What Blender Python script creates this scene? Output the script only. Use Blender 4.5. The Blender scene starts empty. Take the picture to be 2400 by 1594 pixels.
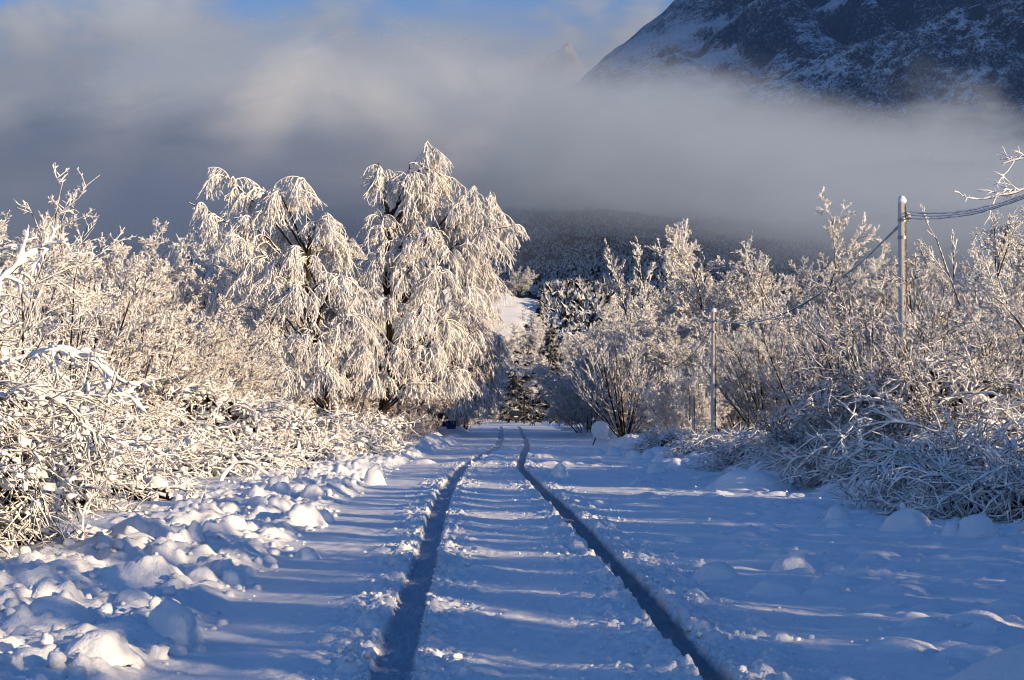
import bpy, math, random
import numpy as np
# ------------------------------------------------------------------ basics
scene = bpy.context.scene
C = scene.collection
R_ = math.radians
F_PX, CX, HY, CAMZ = 3935.0, 1180.5, 955.0, 1.2      # picture measures of the photograph (2361 x 1568)
def wx(px, d): return (px - CX) / F_PX * d
def wz(py, d): return CAMZ + (HY - py) / F_PX * d
SUN_AZ, SUN_EL = R_(125), R_(11.8)                       # clockwise from +Y, above the horizon
SUN = np.array([math.sin(SUN_AZ)*math.cos(SUN_EL), math.cos(SUN_AZ)*math.cos(SUN_EL), math.sin(SUN_EL)])

# ------------------------------------------------------------------ noise
_tabs = {}
def vnoise(x, y, seed=0):
    if seed not in _tabs: _tabs[seed] = np.random.default_rng(1000+seed).random((256, 256))
    T = _tabs[seed]
    x = np.asarray(x, float); y = np.asarray(y, float)
    xi = np.floor(x).astype(np.int64); yi = np.floor(y).astype(np.int64)
    fx = x-xi; fy = y-yi
    fx = fx*fx*(3-2*fx); fy = fy*fy*(3-2*fy)
    x0, x1, y0, y1 = xi & 255, (xi+1) & 255, yi & 255, (yi+1) & 255
    return (T[x0, y0]*(1-fx)+T[x1, y0]*fx)*(1-fy)+(T[x0, y1]*(1-fx)+T[x1, y1]*fx)*fy
def fbm(x, y, o=4, seed=0, gain=.5):
    s = 0; a = 1; t = 0
    for i in range(o):
        s = s+a*vnoise(x*2**i+17.3*i, y*2**i-9.1*i, seed+i); t += a; a *= gain
    return s/t
def sstep(a, b, x):
    t = np.clip((x-a)/(b-a), 0, 1); return t*t*(3-2*t)

# ------------------------------------------------------------------ materials
def newmat(name):
    m = bpy.data.materials.new(name); m.use_nodes = True
    nt = m.node_tree; nt.nodes.clear()
    return m, nt, nt.nodes.new('ShaderNodeOutputMaterial')
def nd(nt, t, **kw):
    n = nt.nodes.new(t)
    for k, v in kw.items():
        if k in n.inputs.keys(): n.inputs[k].default_value = v
        else: setattr(n, k, v)
    return n
def ramp(nt, stops, interp='LINEAR'):
    n = nt.nodes.new('ShaderNodeValToRGB'); cr = n.color_ramp; cr.interpolation = interp
    while len(cr.elements) > 1: cr.elements.remove(cr.elements[-1])
    for i, (p, c) in enumerate(stops):
        e = cr.elements[0] if i == 0 else cr.elements.new(p)
        e.position = p; e.color = (*c, 1) if len(c) == 3 else c
    return n
def maprange(nt, src, a, b, c=0, d=1, smooth=True):
    n = nt.nodes.new('ShaderNodeMapRange')
    if smooth: n.interpolation_type = 'SMOOTHSTEP'
    n.inputs['From Min'].default_value = a; n.inputs['From Max'].default_value = b
    n.inputs['To Min'].default_value = c; n.inputs['To Max'].default_value = d
    nt.links.new(src, n.inputs['Value']); return n.outputs['Result']
def mth(nt, op, a, b=None, clamp=False):
    n = nt.nodes.new('ShaderNodeMath'); n.operation = op; n.use_clamp = clamp
    for i, v in enumerate((a, b)):
        if v is None: continue
        if isinstance(v, (int, float)): n.inputs[i].default_value = v
        else: nt.links.new(v, n.inputs[i])
    return n.outputs[0]
def mixc(nt, fac, a, b):
    n = nt.nodes.new('ShaderNodeMix'); n.data_type = 'RGBA'
    if isinstance(fac, (int, float)): n.inputs[0].default_value = fac
    else: nt.links.new(fac, n.inputs[0])
    for s, v in ((6, a), (7, b)):
        if isinstance(v, tuple): n.inputs[s].default_value = (*v, 1)
        else: nt.links.new(v, n.inputs[s])
    return n.outputs[2]
SNOW = (.83, .85, .88)
def twig_mat(name, bark, snow=(.86, .85, .84), lo=-.25, hi=.25, amp=.9, scale=9.0, bark2=None):
    """dark wood below, snow lying on whatever faces up, broken by noise"""
    m, nt, out = newmat(name)
    g = nd(nt, 'ShaderNodeNewGeometry'); sx = nd(nt, 'ShaderNodeSeparateXYZ')
    nt.links.new(g.outputs['Normal'], sx.inputs[0])
    tc = nd(nt, 'ShaderNodeTexCoord')
    nz = nd(nt, 'ShaderNodeTexNoise', Scale=scale, Detail=2.0)
    nt.links.new(tc.outputs['Object'], nz.inputs['Vector'])
    v = mth(nt, 'MULTIPLY_ADD', nz.outputs['Fac'], amp); nt.nodes[-1].inputs[2].default_value = -amp/2
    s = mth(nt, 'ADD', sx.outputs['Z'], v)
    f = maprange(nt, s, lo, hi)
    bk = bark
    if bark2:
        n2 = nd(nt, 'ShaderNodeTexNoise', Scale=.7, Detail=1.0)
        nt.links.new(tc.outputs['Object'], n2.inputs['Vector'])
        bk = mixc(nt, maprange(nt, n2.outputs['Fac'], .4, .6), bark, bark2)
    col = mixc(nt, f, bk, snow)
    b = nd(nt, 'ShaderNodeBsdfDiffuse', Roughness=.6)
    nt.links.new(col, b.inputs['Color']); nt.links.new(b.outputs[0], out.inputs[0])
    return m
def plain(name, c, rough=.6, spec=.3, metallic=0., noise=0, nscale=20, bump=0):
    m, nt, out = newmat(name)
    b = nd(nt, 'ShaderNodeBsdfPrincipled', Roughness=rough, Metallic=metallic)
    b.inputs['Specular IOR Level'].default_value = spec
    b.inputs['Base Color'].default_value = (*c, 1)
    if noise or bump:
        tc = nd(nt, 'ShaderNodeTexCoord')
        nz = nd(nt, 'ShaderNodeTexNoise', Scale=nscale, Detail=4.0)
        nt.links.new(tc.outputs['Object'], nz.inputs['Vector'])
        if noise:
            col = mixc(nt, nz.outputs['Fac'], tuple(max(0, x*(1-noise)) for x in c), tuple(min(1, x*(1+noise)) for x in c))
            nt.links.new(col, b.inputs['Base Color'])
        if bump:
            bp = nd(nt, 'ShaderNodeBump', Strength=bump, Distance=.02)
            nt.links.new(nz.outputs['Fac'], bp.inputs['Height']); nt.links.new(bp.outputs[0], b.inputs['Normal'])
    nt.links.new(b.outputs[0], out.inputs[0]); return m
def snow_mat(name, track=False, tcol=(.13, .15, .19)):
    m, nt, out = newmat(name)
    b = nd(nt, 'ShaderNodeBsdfPrincipled', Roughness=.75)
    b.inputs['Specular IOR Level'].default_value = .25
    tc = nd(nt, 'ShaderNodeTexCoord')
    n1 = nd(nt, 'ShaderNodeTexNoise', Scale=55.0, Detail=5.0, Roughness=.65)
    nt.links.new(tc.outputs['Object'], n1.inputs['Vector'])
    n2 = nd(nt, 'ShaderNodeTexNoise', Scale=1.3, Detail=4.0)
    nt.links.new(tc.outputs['Object'], n2.inputs['Vector'])
    col = mixc(nt, n2.outputs['Fac'], (.74, .78, .84), (.90, .91, .92))
    bp = nd(nt, 'ShaderNodeBump', Strength=.8, Distance=.014)
    nt.links.new(n1.outputs['Fac'], bp.inputs['Height'])
    if track:
        a = nd(nt, 'ShaderNodeAttribute'); a.attribute_name = 'track'
        n3 = nd(nt, 'ShaderNodeTexNoise', Scale=6.0, Detail=5.0, Roughness=.7)
        mp = nd(nt, 'ShaderNodeMapping'); mp.inputs['Scale'].default_value = (6, .5, 1)
        nt.links.new(tc.outputs['Object'], mp.inputs[0]); nt.links.new(mp.outputs[0], n3.inputs['Vector'])
        tcx = mixc(nt, maprange(nt, n3.outputs['Fac'], .3, .75), tcol, tuple(min(1, c*1.55) for c in tcol))
        col = mixc(nt, a.outputs['Fac'], col, tcx)
    nt.links.new(col, b.inputs['Base Color']); nt.links.new(bp.outputs[0], b.inputs['Normal'])
    nt.links.new(b.outputs[0], out.inputs[0]); return m
M_snow = snow_mat('snow'); M_road = snow_mat('packed_snow', True)
M_track = snow_mat('rutted_snow', True, (.27, .31, .38)); M_track2 = snow_mat('wet_rut', True, (.14, .16, .20))

# ------------------------------------------------------------------ mesh helpers
def mesh(name, V, Fq, mat, smooth=True):
    V = np.asarray(V, np.float32); Fq = np.asarray(Fq, np.int32)
    me = bpy.data.meshes.new(name)
    n, k = Fq.shape
    me.vertices.add(len(V)); me.vertices.foreach_set('co', V.ravel())
    me.loops.add(n*k); me.loops.foreach_set('vertex_index', Fq.ravel())
    me.polygons.add(n); me.polygons.foreach_set('loop_start', np.arange(0, n*k, k, dtype=np.int32))
    me.polygons.foreach_set('use_smooth', np.full(n, smooth, dtype=bool))
    me.update(calc_edges=True)
    if mat: me.materials.append(mat)
    return me
def link(name, me, parent=None, loc=(0, 0, 0)):
    o = bpy.data.objects.new(name, me); C.objects.link(o); o.location = loc
    if parent: o.parent = parent
    return o
def tag(o, label=None, cat=None, group=None, kind=None):
    if label: o['label'] = label
    if cat: o['category'] = cat
    if group: o['group'] = group
    if kind: o['kind'] = kind
    return o
def thing(name, label, cat, loc=(0, 0, 0), rz=0, group=None, sc=1.0):
    o = bpy.data.objects.new(name, None); C.objects.link(o); o.empty_display_size = .2
    o.location = loc; o.rotation_euler = (0, 0, rz)
    o.scale = (sc, sc, sc) if isinstance(sc, (int, float)) else sc
    return tag(o, label, cat, group)
class Bag:
    def __init__(s): s.V = []; s.F = []; s.n = 0
    def add(s, V, Fq):
        s.V.append(V); s.F.append(Fq+s.n); s.n += len(V)
    def mesh(s, name, mat, smooth=True):
        F_ = s.F
        if len({f.shape[1] for f in F_}) > 1: F_ = [f if f.shape[1] == 3 else np.concatenate([f[:, [0, 1, 2]], f[:, [0, 2, 3]]]) for f in F_]
        return mesh(name, np.concatenate(s.V), np.concatenate(F_), mat, smooth)
def unit(v): return v/np.maximum(np.linalg.norm(v, axis=-1, keepdims=True), 1e-9)
def tubes(bag, P, Rr, S, r):
    """n polylines (n,k,3) with radii (n,k) as S-sided tubes (quads)"""
    n, k, _ = P.shape
    T = unit(np.gradient(P, axis=1))
    ref = unit(r.normal(size=(n, 1, 3)))
    U = unit(np.cross(T, ref)); W = np.cross(T, U)
    a = np.arange(S)*2*np.pi/S
    V = P[:, :, None]+Rr[:, :, None, None]*(np.cos(a)[None, None, :, None]*U[:, :, None]+np.sin(a)[None, None, :, None]*W[:, :, None])
    idx = np.arange(n*k*S).reshape(n, k, S)
    q = np.stack([idx[:, :-1], np.roll(idx[:, :-1], -1, 2), np.roll(idx[:, 1:], -1, 2), idx[:, 1:]], -1).reshape(-1, 4)
    bag.add(V.reshape(-1, 3), q)
def taper(n, k, r0, r1, p=1.0):
    t = np.linspace(0, 1, k)[None]**p
    return np.broadcast_to(np.asarray(r0).reshape(-1, 1), (n, 1))*(1-t)+np.broadcast_to(np.asarray(r1).reshape(-1, 1), (n, 1))*t
def grow(p0, d0, L, k, wander, grav, r):
    n = len(p0); P = np.empty((n, k, 3)); P[:, 0] = p0; d = unit(d0)
    st = (np.broadcast_to(L, (n,))/(k-1))[:, None]
    for i in range(1, k):
        d = unit(d+r.normal(0, wander, (n, 3))+np.array([0, 0, grav]))
        P[:, i] = P[:, i-1]+d*st
    return P
def kids(P, m, t0, t1, ang, r, angj=.22):
    n, k, _ = P.shape
    t = (t0+(t1-t0)*r.random((n, m)))*(k-1)
    i = np.minimum(t.astype(int), k-2); f = (t-i)[..., None]; ix = np.arange(n)[:, None]
    a = P[ix, i]; b = P[ix, i+1]
    tan = unit(b-a); q = r.normal(size=(n, m, 3))
    perp = unit(q-(q*tan).sum(-1, keepdims=True)*tan)
    A = ang+r.normal(0, angj, (n, m, 1))
    d = tan*np.cos(A)+perp*np.sin(A)
    return (a+(b-a)*f).reshape(-1, 3), d.reshape(-1, 3), (t/(k-1)).reshape(-1), np.repeat(np.arange(n), m)
# a coarse round lump (used for snow clods)
def _ico():
    t = (1+5**.5)/2
    v = unit(np.array([[-1, t, 0], [1, t, 0], [-1, -t, 0], [1, -t, 0], [0, -1, t], [0, 1, t], [0, -1, -t], [0, 1, -t], [t, 0, -1], [t, 0, 1], [-t, 0, -1], [-t, 0, 1]], float))
    f = np.array([[0, 11, 5], [0, 5, 1], [0, 1, 7], [0, 7, 10], [0, 10, 11], [1, 5, 9], [5, 11, 4], [11, 10, 2], [10, 7, 6], [7, 1, 8], [3, 9, 4], [3, 4, 2], [3, 2, 6], [3, 6, 8], [3, 8, 9], [4, 9, 5], [2, 4, 11], [6, 2, 10], [8, 6, 7], [9, 8, 1]])
    return v, f
def subdiv(v, f):
    v = list(map(tuple, v)); cache = {}; nf = []
    def mid(a, b):
        k = (min(a, b), max(a, b))
        if k not in cache:
            p = unit(np.array(v[a])+np.array(v[b])); cache[k] = len(v); v.append(tuple(p))
        return cache[k]
    for a, b, c in f:
        ab, bc, ca = mid(a, b), mid(b, c), mid(c, a)
        nf += [[a, ab, ca], [b, bc, ab], [c, ca, bc], [ab, bc, ca]]
    return np.array(v), np.array(nf)
ICO0 = _ico(); ICO1 = subdiv(*ICO0); ICO2 = subdiv(*ICO1); ICO3 = subdiv(*ICO2)
def blobs(bag, P, rad, r, ico=ICO0, flat=.75, jit=.18):
    v, f = ico; n = len(P)
    s = np.asarray(rad)[:, None, None]*(1+r.normal(0, jit, (n, len(v), 1))).clip(.3, 2)*np.exp(r.normal(0, jit*1.1, (n, 1, 3)))
    V = P[:, None]+v[None]*s*np.array([1, 1, flat])
    bag.add(V.reshape(-1, 3), (f[None]+(np.arange(n)*len(v))[:, None, None]).reshape(-1, 3))
def box_bag(bag, x0, x1, y0, y1, z0, z1):
    V = np.array([[x, y, z] for x in (x0, x1) for y in (y0, y1) for z in (z0, z1)], float)
    bag.add(V, np.array([[0, 1, 3, 2], [4, 6, 7, 5], [0, 4, 5, 1], [2, 3, 7, 6], [0, 2, 6, 4], [1, 5, 7, 3]]))

# ------------------------------------------------------------------ the ground: one graded sheet, split by faces into ground, road and tyre tracks
def seg(a, b, st): return np.arange(a, b, st)
xs = np.concatenate([-np.geomspace(3200, 16, 46), seg(-15.5, -6, .12), seg(-6, -1.7, .026), seg(-1.7, 2.3, .0125), seg(2.3, 6.5, .026), seg(6.5, 15.5, .12), np.geomspace(16, 3200, 46)])
ys = np.concatenate([-np.geomspace(900, 3, 30), seg(-2, 5.5, .3), np.geomspace(5.5, 62, 960), np.geomspace(62.4, 330, 300), np.geomspace(335, 3500, 30)])
# ruts traced on the road plane: (y, left edge, right edge) per row
def trace(rows):
    a = []
    for py, x0, x1 in rows:
        d = CAMZ*F_PX/(py-HY); a.append((d, wx(x0, d), wx(x1, d)))
    a.sort(); a = np.array(a)
    return a
TL = trace([(1700, 828, 928), (1568, 860, 944), (1460, 894, 965), (1339, 940, 995), (1258, 971, 1011), (1177, 995, 1029), (1128, 1016, 1047), (1076, 1060, 1078), (1056, 1092, 1111), (1032, 1138, 1154), (1015, 1148, 1160), (1000, 1150, 1161), (991, 1151, 1159), (985, 1150, 1157), (979, 1146, 1152)])
TR = trace([(1700, 1700, 1760), (1568, 1617, 1672), (1480, 1541, 1594), (1379, 1466, 1508), (1278, 1370, 1411), (1177, 1283, 1315), (1128, 1235, 1259), (1096, 1204, 1225), (1076, 1190, 1207), (1040, 1203, 1219), (1030, 1210, 1222), (1015, 1207, 1217), (1000, 1200, 1208), (991, 1196, 1204), (985, 1192, 1199), (979, 1184, 1190)])
def track_at(T, y): return np.interp(y, T[:, 0], T[:, 1]), np.interp(y, T[:, 0], T[:, 2])
LB = lambda y: np.interp(y, [5, 7.7, 12, 20, 38, 56, 94, 140, 300], [-1.55, -1.75, -2.0, -2.3, -2.75, -2.55, -3.0, -4.2, -7])   # inner foot of the ploughed bank
RB = lambda y: np.interp(y, [5, 12, 20, 30, 50, 76, 135, 300], [5.6, 5.5, 5.5, 5.1, 4.7, 4.6, 4.3, 4.6])
X, Y = np.meshgrid(xs, ys)
def base_h(x, y):
    h = .10*(fbm(x/7+3, y/9, 3, 11)-.5)+.5*(fbm(x/40, y/60, 2, 31)-.5)*sstep(8, 40, np.abs(x))
    lf = LB(y); rt = RB(y)
    road = sstep(lf-1.2, lf+.2, x)*(1-sstep(rt-.3, rt+1.2, x))
    h = h*(1-.75*road)
    h = h+.16*(1-sstep(lf-2.6, lf-.1, x))-.10*(1-sstep(lf-6, lf-3, x))      # left verge
    h = h+.12*sstep(rt-.6, rt+1.5, x)
    h = h+1.5*sstep(-9, -40, x)*sstep(30, 120, y)+1.5*sstep(20, 60, x)
    return h
Z = base_h(X, Y)
rg = np.random.default_rng(5)
def bumps(lst):
    for (bx, by, rx, ry, h, p) in lst:
        i0, i1 = np.searchsorted(xs, (bx-rx*1.1, bx+rx*1.1)); j0, j1 = np.searchsorted(ys, (by-ry*1.1, by+ry*1.1))
        if i1 <= i0 or j1 <= j0: continue
        xx = X[j0:j1, i0:i1]; yy = Y[j0:j1, i0:i1]
        w = .55*(fbm(xx*5/max(rx, .12)*.4, yy*5/max(rx, .12)*.4, 2, 41)-.5)
        q = np.clip(1-((xx-bx)/rx)**2-((yy-by)/ry)**2+w, 0, 1)
        Z[j0:j1, i0:i1] = np.maximum(Z[j0:j1, i0:i1], base_h(xx[:1, :1], yy[:1, :1])[0, 0]+h*q**p)
bl = []
for d in np.arange(6, 60, .42):                       # left bank of ploughed snow
    for _ in range(4 if d < 32 else 3):
        u = rg.random()
        r0 = (.07+.25*rg.random()**2.4)*(1.0 if d < 14 else .85)
        bl.append((LB(d)-.1-u*(1.0+1.1*sstep(16, 8, d)), d+rg.normal()*.3, r0*(.9+.5*rg.random()), r0*(.8+.7*rg.random()), r0*(.30+.34*rg.random()), .75+.4*rg.random()))
for d in np.arange(60, 230, 1.1):
    r0 = .2+.45*rg.random()**2
    bl.append((LB(d)-rg.random()*1.6, d, r0*1.3, r0*1.2, r0*.55, .6))
    bl.append((RB(d)-.3+rg.random()*1.2, d, r0*1.3, r0*1.2, r0*.6, .6))
for d in np.arange(21, 60, .5):                       # bank on the other side
    for _ in range(2):
        r0 = .1+.3*rg.random()**2
        bl.append((RB(d)-.5+rg.random()*1.0, d+rg.normal()*.3, r0*1.3, r0*1.1, r0*.6, .55))
for _ in range(760):                                  # clods strewn over the far lane
    d = 7*(6.5**rg.random()); r0 = .03+.11*rg.random()**3
    bl.append((1.9+3.6*rg.random()**.8, d, r0*1.5, r0*1.2, r0*.5, .7))
for _ in range(90):                                   # bands of churned snow crossing the road farther out
    d = rg.choice([58., 47., 41., 72.])+rg.normal()*.8; r0 = .07+.16*rg.random()**2
    bl.append((rg.uniform(-2.3, 4.4), d, r0*1.6, r0, r0*.55, .6))
for _ in range(700):
    d = 7*(7**rg.random()); side = rg.choice([0, 1, 2]); r0 = .018+.05*rg.random()**2.5
    a, b = track_at(TL if side == 0 else TR, d)
    off = abs(rg.normal())*.16+.02
    x0 = (a-off if rg.random() < .6 else b+off*.8) if side == 0 else (b+off*1.5 if rg.random() < .7 else a-off*.7)
    bl.append((x0, d, r0*1.2, r0*1.5, r0*.75, .6))
bumps(bl)
TM = np.zeros_like(Z); TID = np.zeros(Z.shape, np.int8)
hf = fbm(X*26, Y*20, 3, 51); lf_ = fbm(X*7, Y*2.2, 2, 61)
for ti, T in ((1, TL), (2, TR)):
    a, b = track_at(T, ys); c = ((a+b)/2)[:, None]; hw = ((b-a)/2)[:, None]
    c = c+.012*(fbm(ys*1.7, ys*0, 2, 70+ti)[:, None]-.5)
    wob = .018*(fbm(X*0+ti*9, Y*5, 3, 71)-.5)*2*(1-sstep(20, 60, Y))
    e = np.abs(X-c)-hw*1.06+wob
    ok = (Y > 4.5) & (Y < 170)
    near = 1-sstep(25, 70, Y)
    added_ridge = np.exp(-((e-.07)/.075)**2)*.014+np.exp(-((e-.22)/.22)**2)*.028*lf_
    crumbs = (hf-.42)*.11*np.exp(-np.clip(e-.02, 0, 9)/.22)*sstep(-.02, .03, e)*near
    Z += np.where(ok, added_ridge*(.35+1.1*lf_)+crumbs, 0)
    g = 1-sstep(-.006, .026, e)
    fl = -.022+.010*(vnoise(X*18, Y*9, 81)-.5)*near+.007*np.sign(np.sin(Y*95+np.abs(X-c)*60))*near
    Z = np.where(ok, Z*(1-g)+(base_h(X, Y)+fl)*g, Z)
    TM = np.maximum(TM, np.where(ok, g*(.92-.35*sstep(20, 80, Y)), 0)); TID[(g > .5) & ok] = ti
Z += (fbm(X*9, Y*7, 3, 91)-.5)*.020*(1-sstep(25, 70, Y))*(1-TM)+(fbm(X*1.6, Y*1.3, 2, 95)-.5)*.05*(1-sstep(30, 80, Y))*(1-TM)
bank = sstep(LB(Y)-2.6, LB(Y)-1.0, X)*(1-sstep(LB(Y)-.15, LB(Y)+.15, X))*(1-sstep(40, 90, Y))*(Y > 4)
bank = np.maximum(bank, sstep(RB(Y)-.8, RB(Y)-.2, X)*(1-sstep(RB(Y)+.6, RB(Y)+1.2, X))*sstep(18, 24, Y)*(1-sstep(60, 100, Y)))
Z += bank*(.26*np.abs(fbm(X*2.3, Y*1.9, 3, 121)-.5)+.14*np.abs(fbm(X*7, Y*6, 3, 131)-.5)+.05*(fbm(X*19, Y*15, 2, 133)-.5)+.12*(fbm(X*1.1, Y*.9, 2, 141)-.3))
lane = sstep(1.6, 2.4, X)*(1-sstep(RB(Y), RB(Y)+.5, X))*(1-sstep(22, 40, Y))*(Y > 4)
Z += lane*.10*np.clip(fbm(X*2.6, Y*2.0, 3, 151)-.5, 0, 1)**1.0*(1-TM)
nx, ny = len(xs), len(ys)
VV = np.stack([X, Y, Z], -1).reshape(-1, 3)
ii = np.arange(nx*ny).reshape(ny, nx)
QF = np.stack([ii[:-1, :-1], ii[:-1, 1:], ii[1:, 1:], ii[1:, :-1]], -1).reshape(-1, 4)
tq = TID[:-1, :-1].ravel()
xm = ((X[:-1, :-1]+X[1:, 1:])/2).ravel(); ym = ((Y[:-1, :-1]+Y[1:, 1:])/2).ravel()
inroad = (xm > LB(ym)) & (xm < RB(ym)-.2) & (ym > -60) & (ym < 300)
def sub(name, mask, mat):
    f = QF[mask]; u, inv = np.unique(f, return_inverse=True)
    me = mesh(name, VV[u], inv.reshape(-1, 4), mat)
    at = me.attributes.new('track', 'FLOAT', 'POINT'); at.data.foreach_set('value', TM.ravel()[u].astype(np.float32))
    o = link(name, me); o['kind'] = 'structure'; return o
sub('snowy_ground', (tq == 0) & ~inroad, M_snow)
sub('snowy_road', (tq == 0) & inroad, M_road)
sub('tyre_track', tq == 1, M_track)
sub('tyre_track', tq == 2, M_track2)
def gz(x, y):
    j = min(max(np.searchsorted(ys, y), 1), ny-1); i = min(max(np.searchsorted(xs, x), 1), nx-1)
    return float(Z[j, i])
# loose crumbs beside the ruts (nobody could count them)
rc = np.random.default_rng(77); n = 11000
d = 6.5*(8**rc.random(n)); side = rc.random(n) < .4
a = np.where(side, track_at(TL, d)[0], track_at(TR, d)[0]); b = np.where(side, track_at(TL, d)[1], track_at(TR, d)[1])
off = np.abs(rc.normal(size=n))*np.where(side, .16, .34)+.01
x = np.where(rc.random(n) < np.where(side, .6, .33), a-off, b+off)
rad = .003+.019*rc.random(n)**5
ji = np.clip(np.searchsorted(ys, d), 1, ny-1); xi = np.clip(np.searchsorted(xs, x), 1, nx-1)
bg = Bag(); blobs(bg, np.stack([x, d, Z[ji, xi]+rad*.15], -1), rad, rc, ICO0, .9, .15)
n = 5200                                             # crumbled snow over the ploughed banks and the open lane
d = 6.3*(7**rc.random(n)); u = rc.random(n); wh = rc.random(n)
x = np.where(wh < .55, LB(d)+.25-u*2.2, np.where(wh < .72, RB(d)-.7+u*1.5, 2.0+3.6*u))
rad = (.004+.050*rc.random(n)**5)*np.where(wh < .72, 1, .62)
ji = np.clip(np.searchsorted(ys, d), 1, ny-1); xi = np.clip(np.searchsorted(xs, x), 1, nx-1)
blobs(bg, np.stack([x, d, Z[ji, xi]+rad*.2], -1), rad, rc, ICO1, .8, .16)
tag(link('snow_crumbs', bg.mesh('snow_crumbs', M_snow)), 'loose white snow crumbs thrown up beside the wheel ruts and over the banks', 'snow crumbs', kind='stuff')
# ------------------------------------------------------------------ far terrain
def sheet(name, x0, x1, nxx, y0, y1, nyy, hf_, mat):
    gx = np.linspace(x0, x1, nxx); gy = np.linspace(y0, y1, nyy)
    A, B = np.meshgrid(gx, gy); H = hf_(A, B)
    i = np.arange(nxx*nyy).reshape(nyy, nxx)
    f = np.stack([i[:-1, :-1], i[:-1, 1:], i[1:, 1:], i[1:, :-1]], -1).reshape(-1, 4)
    o = link(name, mesh(name, np.stack([A, B, H], -1).reshape(-1, 3), f, mat)); o['kind'] = 'structure'; return o
def hill_h(x, y):
    prof = np.interp(y, [330, 380, 420, 460, 520, 650, 1000, 1300, 1700], [-6, 6, 22, 34, 35, 48, 108, 190, 250])
    left = 1-sstep(-90, -20, x)
    fld = np.exp(-((x+4)/34)**2)*np.exp(-((y-445)/60)**2)*1.0
    h = prof+22*(fbm(x/170, y/170, 3, 201)-.5)*sstep(420, 700, y)+3*(fbm(x/30, y/30, 3, 205)-.5)
    low = sstep(30, 90, np.abs(x+5))*(1-sstep(480, 620, y))
    return h-8*low+left*6*sstep(500, 800, y)
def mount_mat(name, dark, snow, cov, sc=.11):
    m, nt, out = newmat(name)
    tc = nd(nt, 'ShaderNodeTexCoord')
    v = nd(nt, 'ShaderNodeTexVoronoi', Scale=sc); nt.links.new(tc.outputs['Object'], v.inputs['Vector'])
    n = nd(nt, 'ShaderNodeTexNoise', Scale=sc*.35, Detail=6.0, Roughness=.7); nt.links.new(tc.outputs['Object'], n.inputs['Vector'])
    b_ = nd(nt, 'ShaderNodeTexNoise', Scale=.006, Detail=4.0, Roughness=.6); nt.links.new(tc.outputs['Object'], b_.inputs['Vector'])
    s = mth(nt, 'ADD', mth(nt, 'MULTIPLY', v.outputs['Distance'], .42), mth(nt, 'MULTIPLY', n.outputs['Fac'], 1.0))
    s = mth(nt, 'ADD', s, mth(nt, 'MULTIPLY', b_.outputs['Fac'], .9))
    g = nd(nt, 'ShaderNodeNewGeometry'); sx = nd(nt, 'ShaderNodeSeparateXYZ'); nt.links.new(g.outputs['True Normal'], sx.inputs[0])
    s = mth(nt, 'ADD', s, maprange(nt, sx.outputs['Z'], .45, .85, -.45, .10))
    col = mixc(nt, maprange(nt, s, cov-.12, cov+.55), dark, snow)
    bs = nd(nt, 'ShaderNodeBsdfDiffuse', Roughness=.8); nt.links.new(col, bs.inputs['Color'])
    bp = nd(nt, 'ShaderNodeBump', Strength=.8, Distance=6.0); nt.links.new(v.outputs['Distance'], bp.inputs['Height'])
    nt.links.new(bp.outputs[0], bs.inputs['Normal']); nt.links.new(bs.outputs[0], out.inputs[0]); return m
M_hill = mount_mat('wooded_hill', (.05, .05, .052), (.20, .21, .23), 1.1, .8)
M_mtA = mount_mat('dark_mountain', (.018, .030, .055), (.66, .72, .80), .86, .34)
M_mtB = mount_mat('snowy_mountain', (.025, .028, .036), (.78, .79, .82), .80, .30)
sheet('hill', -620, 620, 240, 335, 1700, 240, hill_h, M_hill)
field_m = twig_mat('field_snow', (.30, .29, .28), (.62, .65, .70), .55, .95, .9, .35)
# bare snow field on the rise beyond the road
def fld_h(x, y): return hill_h(x, y)+1.3-2.2*sstep(.8, 1.15, np.sqrt(((x+22)/29)**2+((y-440)/36)**2)+.35*(fbm(x/7, y/9, 3, 207)-.5))
sheet('snow_field', -58, 14, 80, 398, 482, 80, fld_h, field_m)
def mtA(x, y):
    cr = np.interp(x-20, [-900, -260, 40, 144, 205, 274, 1100, 2200], [200, 300, 520, 630, 678, 735, 1450, 1900])
    t = np.clip((y-2000)/1000, 0, 1)
    h = 200+(cr-200)*t**.85
    g = np.abs(fbm(x/260+y/900, y/420, 4, 211)-.5)*2
    h = h+(250*g-80)*np.sin(np.pi*np.clip(t, 0, 1))+62*(fbm(x/60, y/60, 4, 221)-.5)*(.3+.7*(1-t))
    return h-np.clip(y-3000, 0, 1e9)*.8
sheet('mountain', -900, 2200, 420, 2000, 3500, 260, mtA, M_mtA)
def mtB(x, y):
    cr = np.interp(x, [100, 200, 264, 340, 442, 600, 1000, 1700], [180, 330, 392, 425, 455, 505, 640, 800])
    t = np.clip((y-1500)/560, 0, 1)
    h = 170+(cr-170)*t**.9
    g = np.abs(fbm(x/120, y/150, 4, 231)-.5)*2
    h = h+(120*g-40)*np.sin(np.pi*t)+34*(fbm(x/28, y/28, 4, 241)-.5)
    return h-np.clip(y-2060, 0, 1e9)*.6
sheet('mountain_spur', 120, 1500, 420, 1500, 2300, 260, mtB, M_mtB)
def peak(x, y):
    r = np.sqrt(((x-214)/430)**2+((y-6500)/300)**2)
    r2 = np.sqrt(((x-60)/330)**2+((y-6500)/300)**2)
    return 900+np.maximum(505*(1-r), 400*(1-r2))+150*(fbm(x/110, y/110, 5, 251)-.5)
sheet('mountain_peak', -260, 680, 160, 6200, 6700, 60, peak, mount_mat('sunny_peak', (.2, .18, .17), (.60, .58, .56), .5, .012))
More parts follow.
